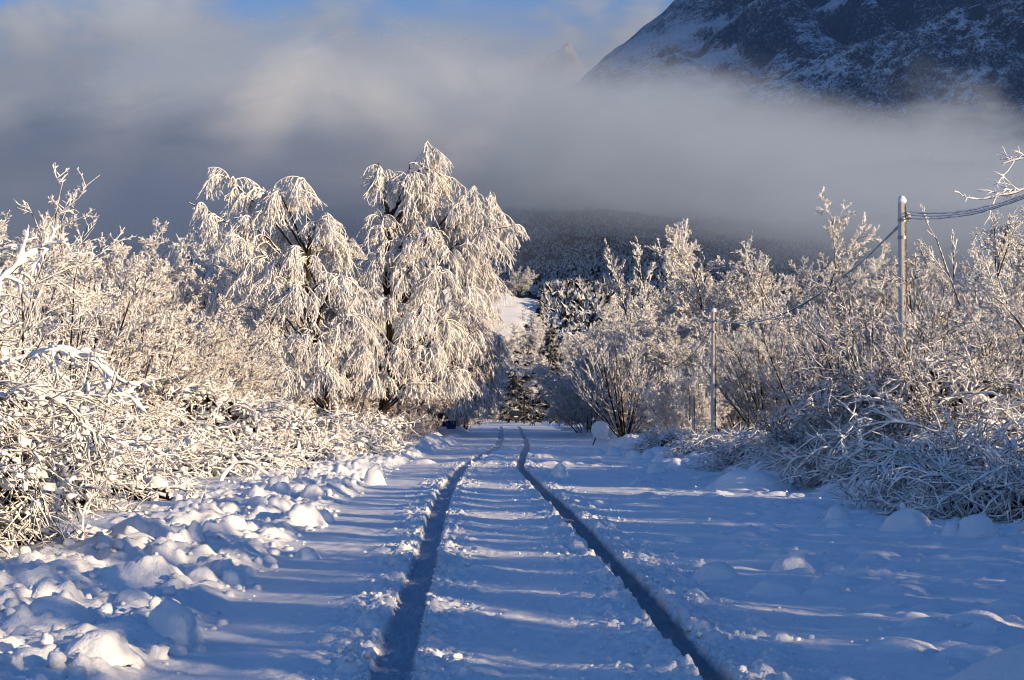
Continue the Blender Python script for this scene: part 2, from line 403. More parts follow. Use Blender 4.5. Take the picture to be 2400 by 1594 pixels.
# unseen mountain wall added in the east to shade hill and mountain, not the road
def added_ridge(x, y):
    ax, ay, bx, by = 850., 125., 2000., 2900.
    L2 = (bx-ax)**2+(by-ay)**2
    t = ((x-ax)*(bx-ax)+(y-ay)*(by-ay))/L2
    tc = np.clip(t, 0, 1)
    dd = np.sqrt((x-ax-tc*(bx-ax))**2+(y-ay-tc*(by-ay))**2)
    top = 720+850*tc
    return np.maximum(top*(1-dd/(280+330*tc)), -30)+30*(fbm(x/90, y/90, 3, 261)-.5)
sheet('added_ridge', 480, 3200, 110, -300, 3600, 130, added_ridge, M_mtB)

# far wood on the hill: a mass of frosted crowns nobody could count
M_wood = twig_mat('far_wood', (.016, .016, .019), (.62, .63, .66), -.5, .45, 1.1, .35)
def clumpy(bag, P, rad, r, m=26):
    """each crown: m small upright chips spread through a dome"""
    n = len(P)
    q = unit(r.normal(size=(n, m, 3)))*r.random((n, m, 1))**.45
    q[..., 2] = np.abs(q[..., 2])*1.25
    c = P[:, None]+q*rad[:, None, None]
    s = rad[:, None, None]*(.20+.25*r.random((n, m, 1)))
    u = unit(q+r.normal(0, .5, (n, m, 3))+np.array([0, 0, .3])); v = unit(np.cross(u, r.normal(size=(n, m, 3))))
    w = np.cross(u, v)
    V = np.stack([c+u*s*1.3, c+v*s*.55-u*s*.3, c-v*s*.4+w*s*.4-u*s*.3, c-w*s*.55-u*s*.4], 2).reshape(-1, 3)
    b = (np.arange(n*m)*4)[:, None, None]
    bag.add(V, (np.array([[0, 1, 2], [0, 2, 3], [0, 3, 1]])[None]+b).reshape(-1, 3))
rw = np.random.default_rng(31)
n = 20000
y = 455+900*rw.random(n)**1.45; x = (rw.random(n)*2-1)*(.34*y+40)
dens = fbm(x/55, y/55, 3, 271)
ok = (dens > np.where(y < 640, .22, .36)) & ~((np.abs(x+22) < 31) & (y < 480))
x, y = x[ok], y[ok]
xe = np.concatenate([rw.uniform(9, 110, 1500), rw.uniform(-130, -52, 700)]); ye = rw.uniform(372, 470, 2200)
x = np.concatenate([x, xe]); y = np.concatenate([y, ye])
bg = Bag(); clumpy(bg, np.stack([x, y, hill_h(x, y)-.3], -1), 1.5+2.1*rw.random(len(x)), rw)
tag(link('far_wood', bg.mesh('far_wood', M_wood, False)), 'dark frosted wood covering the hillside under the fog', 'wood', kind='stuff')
M_woodB = twig_mat('mountain_wood', (.02, .022, .03), (.5, .5, .52), -.2, .6, 1.1, .2)
n = 9000; x = rw.uniform(150, 900, n); y = rw.uniform(1500, 2060, n)
ok = (x < y*.33+40) & (fbm(x/60, y/60, 3, 281) > .42); x, y = x[ok], y[ok]
bg = Bag(); clumpy(bg, np.stack([x, y, mtB(x, y)-.5], -1), 2.2+3.4*rw.random(len(x)), rw, 14)
tag(link('mountain_wood', bg.mesh('mountain_wood', M_woodB, False)), 'frosted scrub wood scattered over the snowy mountain spur', 'wood', kind='stuff')

# ------------------------------------------------------------------ fog: a bank lying in the valley, modelled as drifting veils of vapour standing one behind the other
def fog_sheet(D, amax, b0, b1, t0, t1, seed, lo, hi, em=.55):
    gx = np.linspace(-.62*D, .62*D, 90); gz_ = np.linspace(-10, .36*D, 30)
    A, B = np.meshgrid(gx, gz_)
    Yy = D+.05*D*(fbm(A/(.2*D), B/(.2*D), 3, seed)-.5)
    i = np.arange(A.size).reshape(A.shape)
    f = np.stack([i[:-1, :-1], i[:-1, 1:], i[1:, 1:], i[1:, :-1]], -1).reshape(-1, 4)
    m, nt, out = newmat('fog')
    tc = nd(nt, 'ShaderNodeTexCoord'); sx = nd(nt, 'ShaderNodeSeparateXYZ'); nt.links.new(tc.outputs['Object'], sx.inputs[0])
    mp = nd(nt, 'ShaderNodeMapping'); mp.inputs['Scale'].default_value = (5/D, 5/D, 10/D); mp.inputs['Location'].default_value = (seed*1.7, 0, seed*.9)
    nt.links.new(tc.outputs['Object'], mp.inputs[0])
    nz = nd(nt, 'ShaderNodeTexNoise', Scale=1.0, Detail=8.0, Roughness=.55, Distortion=.35); nt.links.new(mp.outputs[0], nz.inputs['Vector'])
    n0 = mth(nt, 'SUBTRACT', nz.outputs['Fac'], .5)
    v = mth(nt, 'DIVIDE', sx.outputs['Z'], float(D))
    xr = mth(nt, 'DIVIDE', sx.outputs['X'], float(D))
    vb = mth(nt, 'ADD', mth(nt, 'ADD', v, mth(nt, 'MULTIPLY', n0, .20)), mth(nt, 'MULTIPLY', mth(nt, 'ABSOLUTE', mth(nt, 'SUBTRACT', xr, .05)), .20))
    vt = mth(nt, 'ADD', mth(nt, 'ADD', v, mth(nt, 'MULTIPLY', n0, -.22)), mth(nt, 'MULTIPLY', mth(nt, 'ABSOLUTE', mth(nt, 'SUBTRACT', xr, -.03)), .20))
    a = mth(nt, 'MULTIPLY', maprange(nt, vb, b0, b1), maprange(nt, vt, t0, t1, 1, 0))
    a = mth(nt, 'MULTIPLY', a, amax)
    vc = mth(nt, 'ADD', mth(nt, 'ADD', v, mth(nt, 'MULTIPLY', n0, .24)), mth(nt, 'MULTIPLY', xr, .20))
    col = mixc(nt, maprange(nt, vc, .085, .20), lo, hi)  # shading of the bank put into its colour: darker low, paler high
    df = nd(nt, 'ShaderNodeBsdfDiffuse', Roughness=1.0); nt.links.new(col, df.inputs[0])
    nrm = nd(nt, 'ShaderNodeCombineXYZ'); nrm.inputs[0].default_value = .15; nrm.inputs[1].default_value = -.8; nrm.inputs[2].default_value = .58
    nt.links.new(nrm.outputs[0], df.inputs['Normal'])
    # emission painted in for scattered light: dark low down, bright on top
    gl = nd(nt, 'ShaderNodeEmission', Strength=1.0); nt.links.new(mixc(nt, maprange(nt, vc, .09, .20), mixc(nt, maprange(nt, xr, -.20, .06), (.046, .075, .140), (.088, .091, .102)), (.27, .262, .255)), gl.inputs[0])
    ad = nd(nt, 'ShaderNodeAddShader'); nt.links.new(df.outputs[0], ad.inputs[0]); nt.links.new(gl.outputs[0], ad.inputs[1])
    tr = nd(nt, 'ShaderNodeBsdfTransparent'); mx = nd(nt, 'ShaderNodeMixShader')
    nt.links.new(a, mx.inputs[0]); nt.links.new(tr.outputs[0], mx.inputs[1]); nt.links.new(ad.outputs[0], mx.inputs[2])
    nt.links.new(mx.outputs[0], out.inputs[0])
    o = link('fog', mesh('fog', np.stack([A, Yy, B], -1).reshape(-1, 3), f, m)); o['kind'] = 'structure'
    return o
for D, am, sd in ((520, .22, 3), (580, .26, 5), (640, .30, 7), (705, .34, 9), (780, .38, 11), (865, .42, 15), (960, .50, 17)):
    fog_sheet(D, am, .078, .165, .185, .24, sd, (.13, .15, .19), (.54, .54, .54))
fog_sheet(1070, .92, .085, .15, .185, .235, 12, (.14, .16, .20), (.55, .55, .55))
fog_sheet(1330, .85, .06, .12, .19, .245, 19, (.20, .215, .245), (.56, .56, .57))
def haze(D, alpha, colr, top=None):
    """flat glowing sheet painted as haze between the near valley and the mountains"""
    m, nt, out = newmat('haze')
    gl = nd(nt, 'ShaderNodeEmission'); gl.inputs[0].default_value = (*colr, 1); tr = nd(nt, 'ShaderNodeBsdfTransparent'); mx = nd(nt, 'ShaderNodeMixShader', Fac=alpha)  # even emission in place of light scattered by the air
    if top:
        tc = nd(nt, 'ShaderNodeTexCoord'); sx = nd(nt, 'ShaderNodeSeparateXYZ'); nt.links.new(tc.outputs['Object'], sx.inputs[0])
        nt.links.new(maprange(nt, sx.outputs['Z'], top[0]*D, top[1]*D, 0, alpha), mx.inputs[0])
    nt.links.new(tr.outputs[0], mx.inputs[1]); nt.links.new(gl.outputs[0], mx.inputs[2]); nt.links.new(mx.outputs[0], out.inputs[0])
    B = Bag(); w = .8*D; B.add(np.array([[-w, D, -50], [w, D, -50], [w, D, .5*D], [-w, D, .5*D]], float), np.array([[0, 1, 2, 3]]))
    o = link('haze', B.mesh('haze', m, False)); o['kind'] = 'structure'
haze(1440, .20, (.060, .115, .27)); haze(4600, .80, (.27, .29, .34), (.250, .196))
# ------------------------------------------------------------------ snow-laden vegetation
W = (.87, .855, .84)
M_barkd = twig_mat('dark_bark', (.030, .021, .016), W, -.1, .35, 1.3, 9)
M_barkl = twig_mat('birch_bark', (.055, .038, .026), W, .15, .6, 1.2, 6)
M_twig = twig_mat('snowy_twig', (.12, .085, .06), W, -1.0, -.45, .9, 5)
M_twigp = twig_mat('rosy_twig', (.24, .14, .095), W, -.95, -.30, .9, 5)
M_birch = twig_mat('birch_twig', (.27, .17, .11), W, -.9, -.35, .9, 4)
M_rust = twig_mat('rusty_twig', (.34, .19, .11), W, -.5, .25, 1.1, 3)
M_grey = twig_mat('grey_twig', (.06, .052, .05), (.82, .81, .81), -.65, -.05, .9, 6)
M_cane = twig_mat('dark_cane', (.040, .026, .020), W, -.15, .4, 1.0, 10)
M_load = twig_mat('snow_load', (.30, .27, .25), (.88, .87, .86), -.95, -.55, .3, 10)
M_shade_leaf = twig_mat('shade_leaf', (.022, .018, .012), W, .7, 1.3, .8, 5)
M_fir = twig_mat('fir_needles', (.008, .013, .010), (.80, .80, .80), .45, .85, 1.0, 3)
M_vine = twig_mat('ivy', (.02, .018, .012), W, .4, .9, 1.0, 3)

def tree_from(bags, name, label, cat, loc, rz=0, sc=1.0, group=None):
    """bags: list of (part name, mesh)"""
    t = thing(name, label, cat, loc, rz, group, sc)
    for pn, me in bags: link(pn, me, t)
    return t
def put(proto, name, label, px, d, rz, sc=1.0, group=None, cat='shrub', dz=-.08, x=None):
    x = wx(px, d) if x is None else x
    return tree_from(proto, name, label, cat, (x, d, gz(x, d)+dz), rz, sc, group)

def shrub(seed, h, rb, nst, out=.45, grav=.02, lev=((9, .55, .75), (8, .42, .8), (5, .42, .8)), r0=.03, rt=.009, mat=None, bark=None, wander=.10, tw=1.0, t0=.15, fall=.6):
    """many-stemmed shrub: stems, then ever finer twigs; every level is a field of thin tapering shoots"""
    r = np.random.default_rng(seed)
    a = r.random(nst)*6.283; q = np.sqrt(r.random(nst))
    p0 = np.stack([np.cos(a)*q*rb, np.sin(a)*q*rb, np.zeros(nst)], -1)
    d0 = np.stack([np.cos(a)*q*out*1.5, np.sin(a)*q*out*1.5, np.ones(nst)], -1)+r.normal(0, .12, (nst, 3))
    L = h*(.62+.42*r.random(nst))
    P = grow(p0, d0, L, 7, wander*.7, grav, r)
    T = Bag(); K = Bag(); tubes(T, P, taper(nst, 7, r0*(.6+.7*r.random(nst)), rt*1.2), 5, r)
    rr = r0*.5
    for li, (m, ratio, ang) in enumerate(lev):
        pos, dd, t, par = kids(P, m, t0 if li == 0 else .12, 1, ang, r)
        dd = dd+np.array([0, 0, .12])
        Lk = L[par]*ratio*(1.05-fall*t)*(.55+.6*r.random(len(t)))
        last = li == len(lev)-1
        k = 2 if last else (5 if li == 0 else 4)
        P = grow(pos, dd, Lk, k, wander*(1.2 if not last else 1.6), grav, r); L = Lk
        rr = max(rr*.55, rt)
        Rd = taper(len(P), k, rr*(.7+.5*r.random(len(P))), rt*.75)*tw
        tubes(K if li > 0 else T, P, Rd*(1+.25*r.normal(size=Rd.shape)).clip(.5, 1.8), 3, r)
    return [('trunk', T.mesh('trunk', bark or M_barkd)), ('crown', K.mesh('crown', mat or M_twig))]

def birch(seed, base, tops, mat, trunk_r=.2, spray=13, strands=12, fill=0, Lh=1.0, trunk_lean=0, sz=1.0, rs=.0185, clear=1.75):
    """weeping birch: limbs rise from the trunk to the given heads, each head a fountain of arching sprays and hanging strands"""
    r = np.random.default_rng(seed)
    T = Bag(); K = Bag()
    tops = np.array(tops, float); H = tops[:, 2].max()
    zt = np.linspace(0, 1, 12)
    tr = np.stack([trunk_lean*np.sin(zt*2.2)+.12*np.sin(zt*7+seed), .1*np.cos(zt*5), zt*H*.80], -1)
    tubes(T, tr[None], np.linspace(trunk_r, trunk_r*.25, 12)[None]*(1+.08*r.normal(size=(1, 12))), 8, r)
    heads = []; hd = []
    for tp in tops:
        f = np.clip((tp[2]-1.1-.55*np.hypot(tp[0], tp[1]))/(H*.80), .12, .93)
        i = f*11; i0 = int(i); s = tr[i0]*(1-(i-i0))+tr[min(i0+1, 11)]*(i-i0)
        mid = (s+tp)/2+np.array([0, 0, .28*np.hypot(*(tp-s)[:2])])+r.normal(0, .18, 3)
        t = np.linspace(0, 1, 9)[:, None]
        P = (1-t)**2*s+2*t*(1-t)*mid+t*t*tp+np.concatenate([np.zeros((1, 3)), r.normal(0, .05, (8, 3))])
        rl = trunk_r*(.36 if tp[2] > H*.6 else .28)
        tubes(T, P[None], np.linspace(rl, .02, 9)[None], 6, r)
        heads.append(P)
    HP = np.stack(heads)
    pos, dd, t, par = kids(HP, spray, .66, 1.0, .95, r)
    dd = dd*np.array([1, 1, .6])+np.array([0, 0, .12])
    Ls = sz*(.45+.75*r.random(len(pos)))
    SP = grow(pos, dd, Ls*1.1, 8, .10, -.25, r)
    tubes(K, SP, taper(len(SP), 8, rs*1.5, rs*.9), 4, r)
    pos, dd, t, par = kids(SP, strands, .15, 1.0, .8, r)
    dd = dd*np.array([.75, .75, .35])+np.array([0, 0, -.55])
    Lt = Lh*(.25+.85*r.random(len(pos))**1.2)*Ls[par]
    if clear: Lt = np.minimum(Lt, np.maximum(pos[:, 2]-clear, .05))
    ST = grow(pos, dd, Lt, 6, .13, -.18, r)
    Rd = taper(len(ST), 6, rs, rs*.75)
    tubes(K, ST, Rd*(1+.3*r.normal(size=Rd.shape)).clip(.5, 2.0), 3, r)
    pos, dd, t, par = kids(ST, 4, .1, .95, .65, r)
    dd = dd+np.array([0, 0, -.25])
    TW = grow(pos, dd, Lt[par]*.38*(.4+.8*r.random(len(pos))), 3, .16, -.10, r)
    tubes(K, TW, taper(len(TW), 3, rs*.85, rs*.6), 3, r)
    return [('trunk', T.mesh('trunk', M_barkl)), ('crown', K.mesh('crown', mat))]

def bramble(seed, w, dp, h, ncane, r_snow=.019, Lk=(.8, 1.9), leaf=1500, blob=2400, shoots=8, bsize=.035, S=5, wan=.13):
    """mound of arching canes, each with a dark stem and a lumpy roll of snow along its upper side"""
    r = np.random.default_rng(seed)
    K = Bag(); N = Bag(); Lf = Bag()
    a = r.random(ncane)*6.283; q = np.sqrt(r.random(ncane))*.85
    p0 = np.stack([np.cos(a)*q*w, np.sin(a)*q*dp, np.zeros(ncane)], -1)
    hh = h*np.sqrt(np.clip(1-q**2, .03, 1))
    p0[:, 2] = hh*r.random(ncane)**.7*.80
    az = r.random(ncane)*6.283
    d0 = np.stack([np.cos(az), np.sin(az), .55+.7*r.random(ncane)], -1)
    L = (Lk[0]+(Lk[1]-Lk[0])*r.random(ncane))*min(1, h/1.2+.25)
    P = grow(p0, d0, L, 11, wan, -.20, r); P[..., 2] = np.maximum(P[..., 2], .02)
    def both(P, rc, rsn, k):
        n = len(P)
        tubes(K, P, taper(n, k, rc, rc*.6), 4, r)
        Q = P+np.array([0, 0, 1.0])*(rsn*.75)
        Rr = taper(n, k, rsn, rsn*.45)*(1+.42*r.normal(size=(n, k))).clip(.35, 2.3); Rr[:, -1] *= .3
        Rr = np.where(r.random((n, k)) < .16, Rr*.15, Rr)
        tubes(N, Q, Rr, S, r)
    both(P, .010, r_snow, 11)
    pos, dd, t, par = kids(P, shoots, .1, 1, .8, r)
    dd = dd+np.array([0, 0, .1])
    P2 = grow(pos, dd, L[par]*.30*(.4+.9*r.random(len(pos))), 5, .2, -.10, r); P2[..., 2] = np.maximum(P2[..., 2], .02)
    both(P2, .0055, r_snow*.72, 5)
    pos, dd, t, par = kids(P2, 3, .1, 1, .8, r)
    P3 = grow(pos, dd, .10+.24*r.random(len(pos)), 3, .15, -.05, r)
    both(P3, .004, r_snow*.5, 3)
    if blob:
        A = P2.reshape(-1, 3); c = A[r.integers(0, len(A), blob)]+r.normal(0, .05, (blob, 3))
        blobs(N, c, bsize*(.35+.9*r.random(blob)**1.5), r, ICO0, .75, .34)
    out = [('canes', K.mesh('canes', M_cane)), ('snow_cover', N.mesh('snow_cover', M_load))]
    if leaf:  # dark leaf cards added inside so the gaps look shaded
        q = r.random((leaf, 1))**.5*np.array([1, 1, 1]); dv = unit(r.normal(size=(leaf, 3))); dv[:, 2] = np.abs(dv[:, 2])
        c = dv*q*np.array([w*.88, dp*.88, h*.86])
        u = unit(r.normal(size=(leaf, 3)))*.09; v = unit(np.cross(u, r.normal(size=(leaf, 3))))*.07
        V = np.stack([c-u, c+v, c+u, c-v], 1).reshape(-1, 3)
        out.append(('shade_leaves', mesh('shade_leaves', V, np.arange(leaf*4).reshape(-1, 4), M_shade_leaf)))
    return out

def conifer(seed, h, w, nw, mat=M_fir, gap=0):
    r = np.random.default_rng(seed); T = Bag(); K = Bag()
    P = np.stack([np.zeros(6), np.zeros(6), np.linspace(0, h, 6)], -1)[None]
    tubes(T, P, np.linspace(.18, .02, 6)[None], 7, r)
    n = nw*7; z = h*(.06+.93*np.linspace(0, 1, n)); a = r.random(n)*6.283
    L = w*(1-z/h)**.8*(.65+.5*r.random(n))+.15
    d0 = np.stack([np.cos(a), np.sin(a), .35*np.ones(n)], -1)
    B = grow(np.stack([0*z, 0*z, z], -1), d0, L, 7, .05, -.13, r)
    tubes(T, B, taper(n, 7, .03, .01), 4, r)
    pos, dd, t, par = kids(B, 16, .12, 1, .8, r); dd = dd*np.array([1, 1, .4])+np.array([0, 0, -.28])
    S = grow(pos, dd, (.16+.26*L[par]*(1.1-.7*t))*(.6+.7*r.random(len(pos))), 4, .10, -.16, r)
    tubes(K, S, taper(len(S), 4, .05, .022), 4, r)
    pos, dd, t, par = kids(S, 4, .1, 1, .7, r)
    S2 = grow(pos, dd, .12+.16*r.random(len(pos)), 3, .1, -.12, r)
    tubes(K, S2, taper(len(S2), 3, .036, .014), 3, r)
    return [('trunk', T.mesh('trunk', M_barkd)), ('crown', K.mesh('crown', mat))]

# ---- kinds, built once
S_wall = [shrub(101+i, 5.0, .9, 18, .42, .03, r0=.035, rt=.0115, mat=M_twigp, lev=((10, .5, .7), (11, .45, .8), (8, .42, .8), (3, .5, .8))) for i in range(2)]
S_mid = [shrub(111+i, 4.9, .6, 16, .55, .01, r0=.04, rt=.0135, mat=M_twig, lev=((10, .55, .75), (10, .45, .8), (8, .42, .85), (4, .5, .8)), fall=.35) for i in range(2)]
S_round = [shrub(121+i, 9.6, .5, 8, .54, -.005, r0=.13, rt=.019, mat=M_twig, lev=((13, .46, .75), (11, .42, .75), (9, .40, .8), (9, .5, .8)), t0=.12, fall=.30) for i in range(2)]
S_grey = shrub(131, 5.7, .5, 24, .58, .02, r0=.05, rt=.0125, mat=M_grey, lev=((9, .5, .5), (9, .42, .6), (8, .4, .65), (3, .5, .7)), wander=.07)
S_vase = shrub(141, 4.6, .15, 26, .52, .03, r0=.05, rt=.015, mat=M_grey, lev=((8, .5, .42), (7, .42, .5), (5, .4, .6)), wander=.05, t0=.35)
S_pop = shrub(151, 15.0, .35, 6, .12, .05, r0=.11, rt=.040, mat=M_twig, lev=((22, .24, .5), (11, .40, .5), (8, .42, .6), (4, .5, .7)), wander=.05, t0=.3)
S_rust = shrub(161, 3.4, .8, 16, .55, -.04, r0=.03, rt=.012, mat=M_rust, lev=((8, .55, .8), (8, .45, .8), (8, .45, .8), (3, .5, .8)))
S_low = shrub(171, 1.6, .5, 16, .8, -.03, r0=.02, rt=.012, mat=M_twig, lev=((6, .5, .8), (5, .5, .8), (3, .5, .8)))
S_oak = shrub(181, 12.4, .2, 7, .55, .02, r0=.15, rt=.024, mat=M_twig, lev=((12, .44, .7), (10, .42, .65), (8, .42, .7), (7, .5, .7)), wander=.13, t0=.3, fall=.35)
FIR = conifer(191, 9.0, 2.6, 13)

# ---- the road's left hand side
BR1 = birch(11, None, [((wx(px, 66)-wx(792, 66)), dy, wz(py, 66)-gz(wx(792, 66), 66)) for px, py, dy in [
    (445, 468, -.6), (505, 395, .3), (545, 500, -.3), (590, 418, .4), (640, 445, -.5), (695, 402, .2), (740, 500, -.6), (650, 520, .8), (560, 560, -1.4), (620, 585, -1.8), (700, 570, -1.6), (775, 545, .3), (485, 600, .6),
    (640, 650, -2.2), (560, 690, -1.4), (720, 660, -2.4), (800, 640, -1.5), (470, 720, .2), (530, 790, -1.6), (640, 770, -2.6), (735, 760, -2.8), (820, 720, -2.2), (690, 860, -2.6), (590, 870, -1.5), (780, 850, -2.6), (850, 800, -1.5)]], M_birch, trunk_r=.20, trunk_lean=-1.3)
put(BR1, 'weeping_birch', 'broad weeping birch with four snowy drooping heads behind the bramble mounds', 792, 66, 0, cat='tree')
BR2 = birch(12, None, [((wx(px, 72)-wx(872, 72)), dy, wz(py, 72)-gz(wx(872, 72), 72)) for px, py, dy in [
    (992, 338, .2), (950, 372, -.4), (872, 368, .3), (1010, 395, .5), (905, 400, .2), (975, 440, -.5), (1020, 470, .4), (930, 480, .6), (1100, 455, -.4), (1150, 480, .3), (1180, 515, -.2), (1060, 500, .6), (880, 498, -.8), (940, 545, -1.0), (1000, 540, -1.4), (1080, 560, -1.2), (1125, 600, .3),
    (880, 580, -1.5), (835, 600, -.7), (960, 620, -2.0), (1030, 620, -2.0), (1090, 660, -1.0), (830, 690, -1.6), (900, 690, -2.4), (980, 700, -2.6), (1050, 730, -1.6), (850, 770, -2.4), (930, 790, -2.8), (1010, 800, -2.2), (1100, 760, -.6), (880, 860, -2.5), (970, 880, -2.3), (1050, 860, -1.2),
    (960, 400, .1), (1090, 500, 0), (1140, 520, .2)]], M_birch, trunk_r=.22, trunk_lean=.5)
put(BR2, 'weeping_birch', 'tallest weeping birch with a high snowy head leaning over the road', 872, 72, 0, cat='tree')
BR3 = birch(13, None, [((wx(px, 92)-wx(1005, 92)), dy, wz(py, 92)-gz(wx(1005, 92), 92)) for px, py, dy in [
    (1085, 720, .3), (1120, 770, -.3), (1060, 760, -1), (1135, 830, .2), (1020, 780, -1.5), (1100, 840, -1), (1050, 840, -2), (1130, 880, 0), (1000, 850, -1.5), (1085, 900, -1.2), (1030, 890, -1.6), (1150, 780, .6)]], M_rust, trunk_r=.22, trunk_lean=-.9, spray=13, strands=12, Lh=1.25, rs=.021, clear=.9)
put(BR3, 'weeping_birch', 'rust tinged weeping birch on a curved dark trunk beside the blue bin', 1005, 92, 0, cat='tree')
for i, (bb, px, d, s, rz, lab) in enumerate([(BR2, 815, 86, .86, 2.2, 'weeping birch half hidden between the two big birches'), (BR1, 545, 82, .84, 1.1, 'weeping birch half hidden behind the broad one'), (BR1, 1035, 96, .80, 4.0, 'weeping birch half hidden behind the tallest one')]):
    put(bb, 'weeping_birch', lab, px, d, rz, s, cat='tree')
for i, (px, d, k, s, lab) in enumerate([
    (60, 34, 0, .98, 'rosy snow dusted shrub at the tall end of the thicket wall'),
    (175, 37, 1, .93, 'rosy shrub with straight bare shoots sticking above the thicket wall'),
    (275, 41, 0, .95, 'rosy snowy shrub in the middle of the thicket wall'),
    (370, 45, 1, .92, 'rosy snowy shrub beside the weeping birch end of the thicket wall'),
    (130, 46, 1, 1.25, 'tall pale shrub rising behind the thicket wall'),
    (250, 52, 0, 1.22, 'wide pale shrub behind the middle of the thicket wall'),
    (440, 54, 0, 1.02, 'pale shrub under the outermost drooping birch head'),
    (520, 58, 1, .88, 'pale shrub in front of the broad birch trunk'), (215, 44, 1, 1.08, 'rosy shrub filling the thicket wall behind its bare shoots'), (320, 50, 0, 1.15, 'pale shrub peeping over the middle of the thicket wall'), (95, 40, 1, 1.08, 'rosy shrub packed against the tall end of the thicket wall'), (390, 56, 1, 1.15, 'pale shrub behind the birch end of the thicket wall'), (20, 44, 0, 1.3, 'tall pale shrub behind the sapling over the caked bush')]):
    put(S_wall[k], 'snowy_shrub', lab, px, d, i*1.7, (s, s, s*.84), 'shrubs of the rosy thicket wall')
for i, (px, d, k, s, lab) in enumerate([
    (265, 80, 0, 1.08, 'rounded pale tree standing above the thicket wall'),
    (385, 96, 1, 1.12, 'rounded pale tree between thicket wall and dark hillside'),
    (620, 90, 1, .80, 'round crowned tree seen through the broad birch'),
    (805, 92, 0, 1.05, 'round crowned tree filling the gap between the two birches'),
    (1000, 118, 1, .80, 'round crowned tree behind the tallest birch'),
    (40, 75, 1, .95, 'round crowned tree behind the tall end of the thicket'), (190, 88, 1, 1.10, 'round crowned tree behind the low dip of the thicket'), (330, 90, 0, 1.05, 'round crowned tree between two pale ones above the thicket'), (460, 92, 1, .92, 'round crowned tree behind the outermost birch head'), (540, 98, 0, 1.02, 'round crowned tree behind the middle of the broad birch'), (720, 100, 1, 1.02, 'round crowned tree behind the right shoulder of the broad birch'), (910, 104, 0, 1.0, 'round crowned tree deep behind the tallest birch'), (1070, 130, 0, .98, 'round crowned tree between tallest birch and road bend')]):
    put(S_round[k], 'snowy_tree', lab, px, d, i*2.1, (s*.95, s*.95, s*.86), 'round crowned trees behind the birches', 'tree')
for i, (px, d, s, lab) in enumerate([
    (600, 68, .9, 'snowy undershrub below the broad birch'), (480, 72, .95, 'snowy undershrub where thicket wall meets the birch')]):
    put(S_mid[i % 2], 'snowy_undershrub', lab, px, d, i*1.3, s, 'undershrubs around the birches')
for i, (px, d, s, lab) in enumerate([
    (760, 76, 1.3, 'rusty undershrub between the two birch trunks'), (900, 82, 1.3, 'rusty undershrub around the tallest birch trunk'), (985, 106, 1.35, 'rusty undershrub behind the curved birch trunk'), (925, 58, .46, 'rusty twiggy bush leaning out of the bramble end'), (968, 66, .38, 'small rusty bush at the roadside below the tallest birch'), (838, 63, .34, 'rusty tangle of twigs around the dark birch foot'), (1085, 150, .75, 'pale rusty bush by the road bend'), (1055, 118, .55, 'frosted roadside bush beside the blue bin')]):
    put(S_rust, 'rusty_bush', lab, px, d, i*1.9, s, 'rusty bushes below the birches')
for i, (px, d, w, dp, h, seed, nc, lab) in enumerate([
    (430, 38, 2.1, 1.6, 1.95, 301, 210, 'highest bramble mound thick with snow beside the thicket wall'),
    (230, 33, 1.5, 1.3, 1.45, 302, 150, 'bramble mound with dark gaps below the drooping snowy branch'),
    (610, 43, 1.9, 1.5, 1.55, 303, 190, 'bramble mound whose snowy canes comb down toward the road'),
    (765, 48, 1.7, 1.3, 1.05, 304, 150, 'low end of the bramble bank nearest the birch foot'),
    (330, 29, 1.6, 1.0, .55, 305, 80, 'low tangle of blue shaded canes in front of the brambles'),
    (560, 32, 1.0, .8, .50, 306, 50, 'low tangle of canes below the big arching cane'), (180, 24, 1.2, .8, .55, 307, 70, 'low shaded tangle beside the caked bush'), (450, 29.5, 1.2, .8, .50, 308, 70, 'low shaded tangle around the arching canes'), (690, 38, 1.2, .8, .50, 309, 60, 'low tangle where bramble bank meets the ploughed snow'), (250, 21, .9, .6, .32, 310, 40, 'thin scatter of snowy canes on the open verge'), (800, 44, 1.0, .7, .5, 313, 50, 'last low tangle of the bramble bank by the road')]):
    put(bramble(seed, w, dp, h, nc, leaf=int(900*w), blob=int(1500*w) if h > .9 else 200, bsize=.058, r_snow=.022), 'bramble_mound', lab, px, d, 0, 1, 'snow laden bramble mounds', 'bramble')
# big bush at the frame's edge and its drooping limb
NB = bramble(311, .95, 1.1, 2.25, 300, r_snow=.013, Lk=(.4, 1.2), leaf=900, blob=7500, shoots=9, bsize=.030, S=6, wan=.2)
put(NB, 'snow_laden_bush', 'bulky bush thickly caked with sunlit snow at the verge edge', 0, 13.2, 0, 1, None, 'bush', x=-4.55)
NB2 = bramble(312, 1.2, 1.0, 1.6, 190, r_snow=.014, Lk=(.5, 1.5), leaf=900, blob=3600, shoots=9, bsize=.034, S=6, wan=.18)
put(NB2, 'snow_laden_bush', 'snowy bush behind the caked one with darker gaps', 0, 18.5, 0, 1, None, 'bush', x=-5.6)
S_edge = shrub(322, 4.2, .5, 12, .35, .02, r0=.03, rt=.008, mat=M_twig, lev=((8, .5, .75), (7, .45, .8), (5, .42, .8)))
put(S_edge, 'snowy_sapling', 'tall snowy sapling rising over the caked bush', 0, 21.5, 0, 1.03, None, 'tree', x=-6.75)
put(S_edge, 'snowy_sapling', 'slimmer snowy sapling against the thicket wall', 0, 27, 2.0, .92, None, 'tree', x=-7.4)
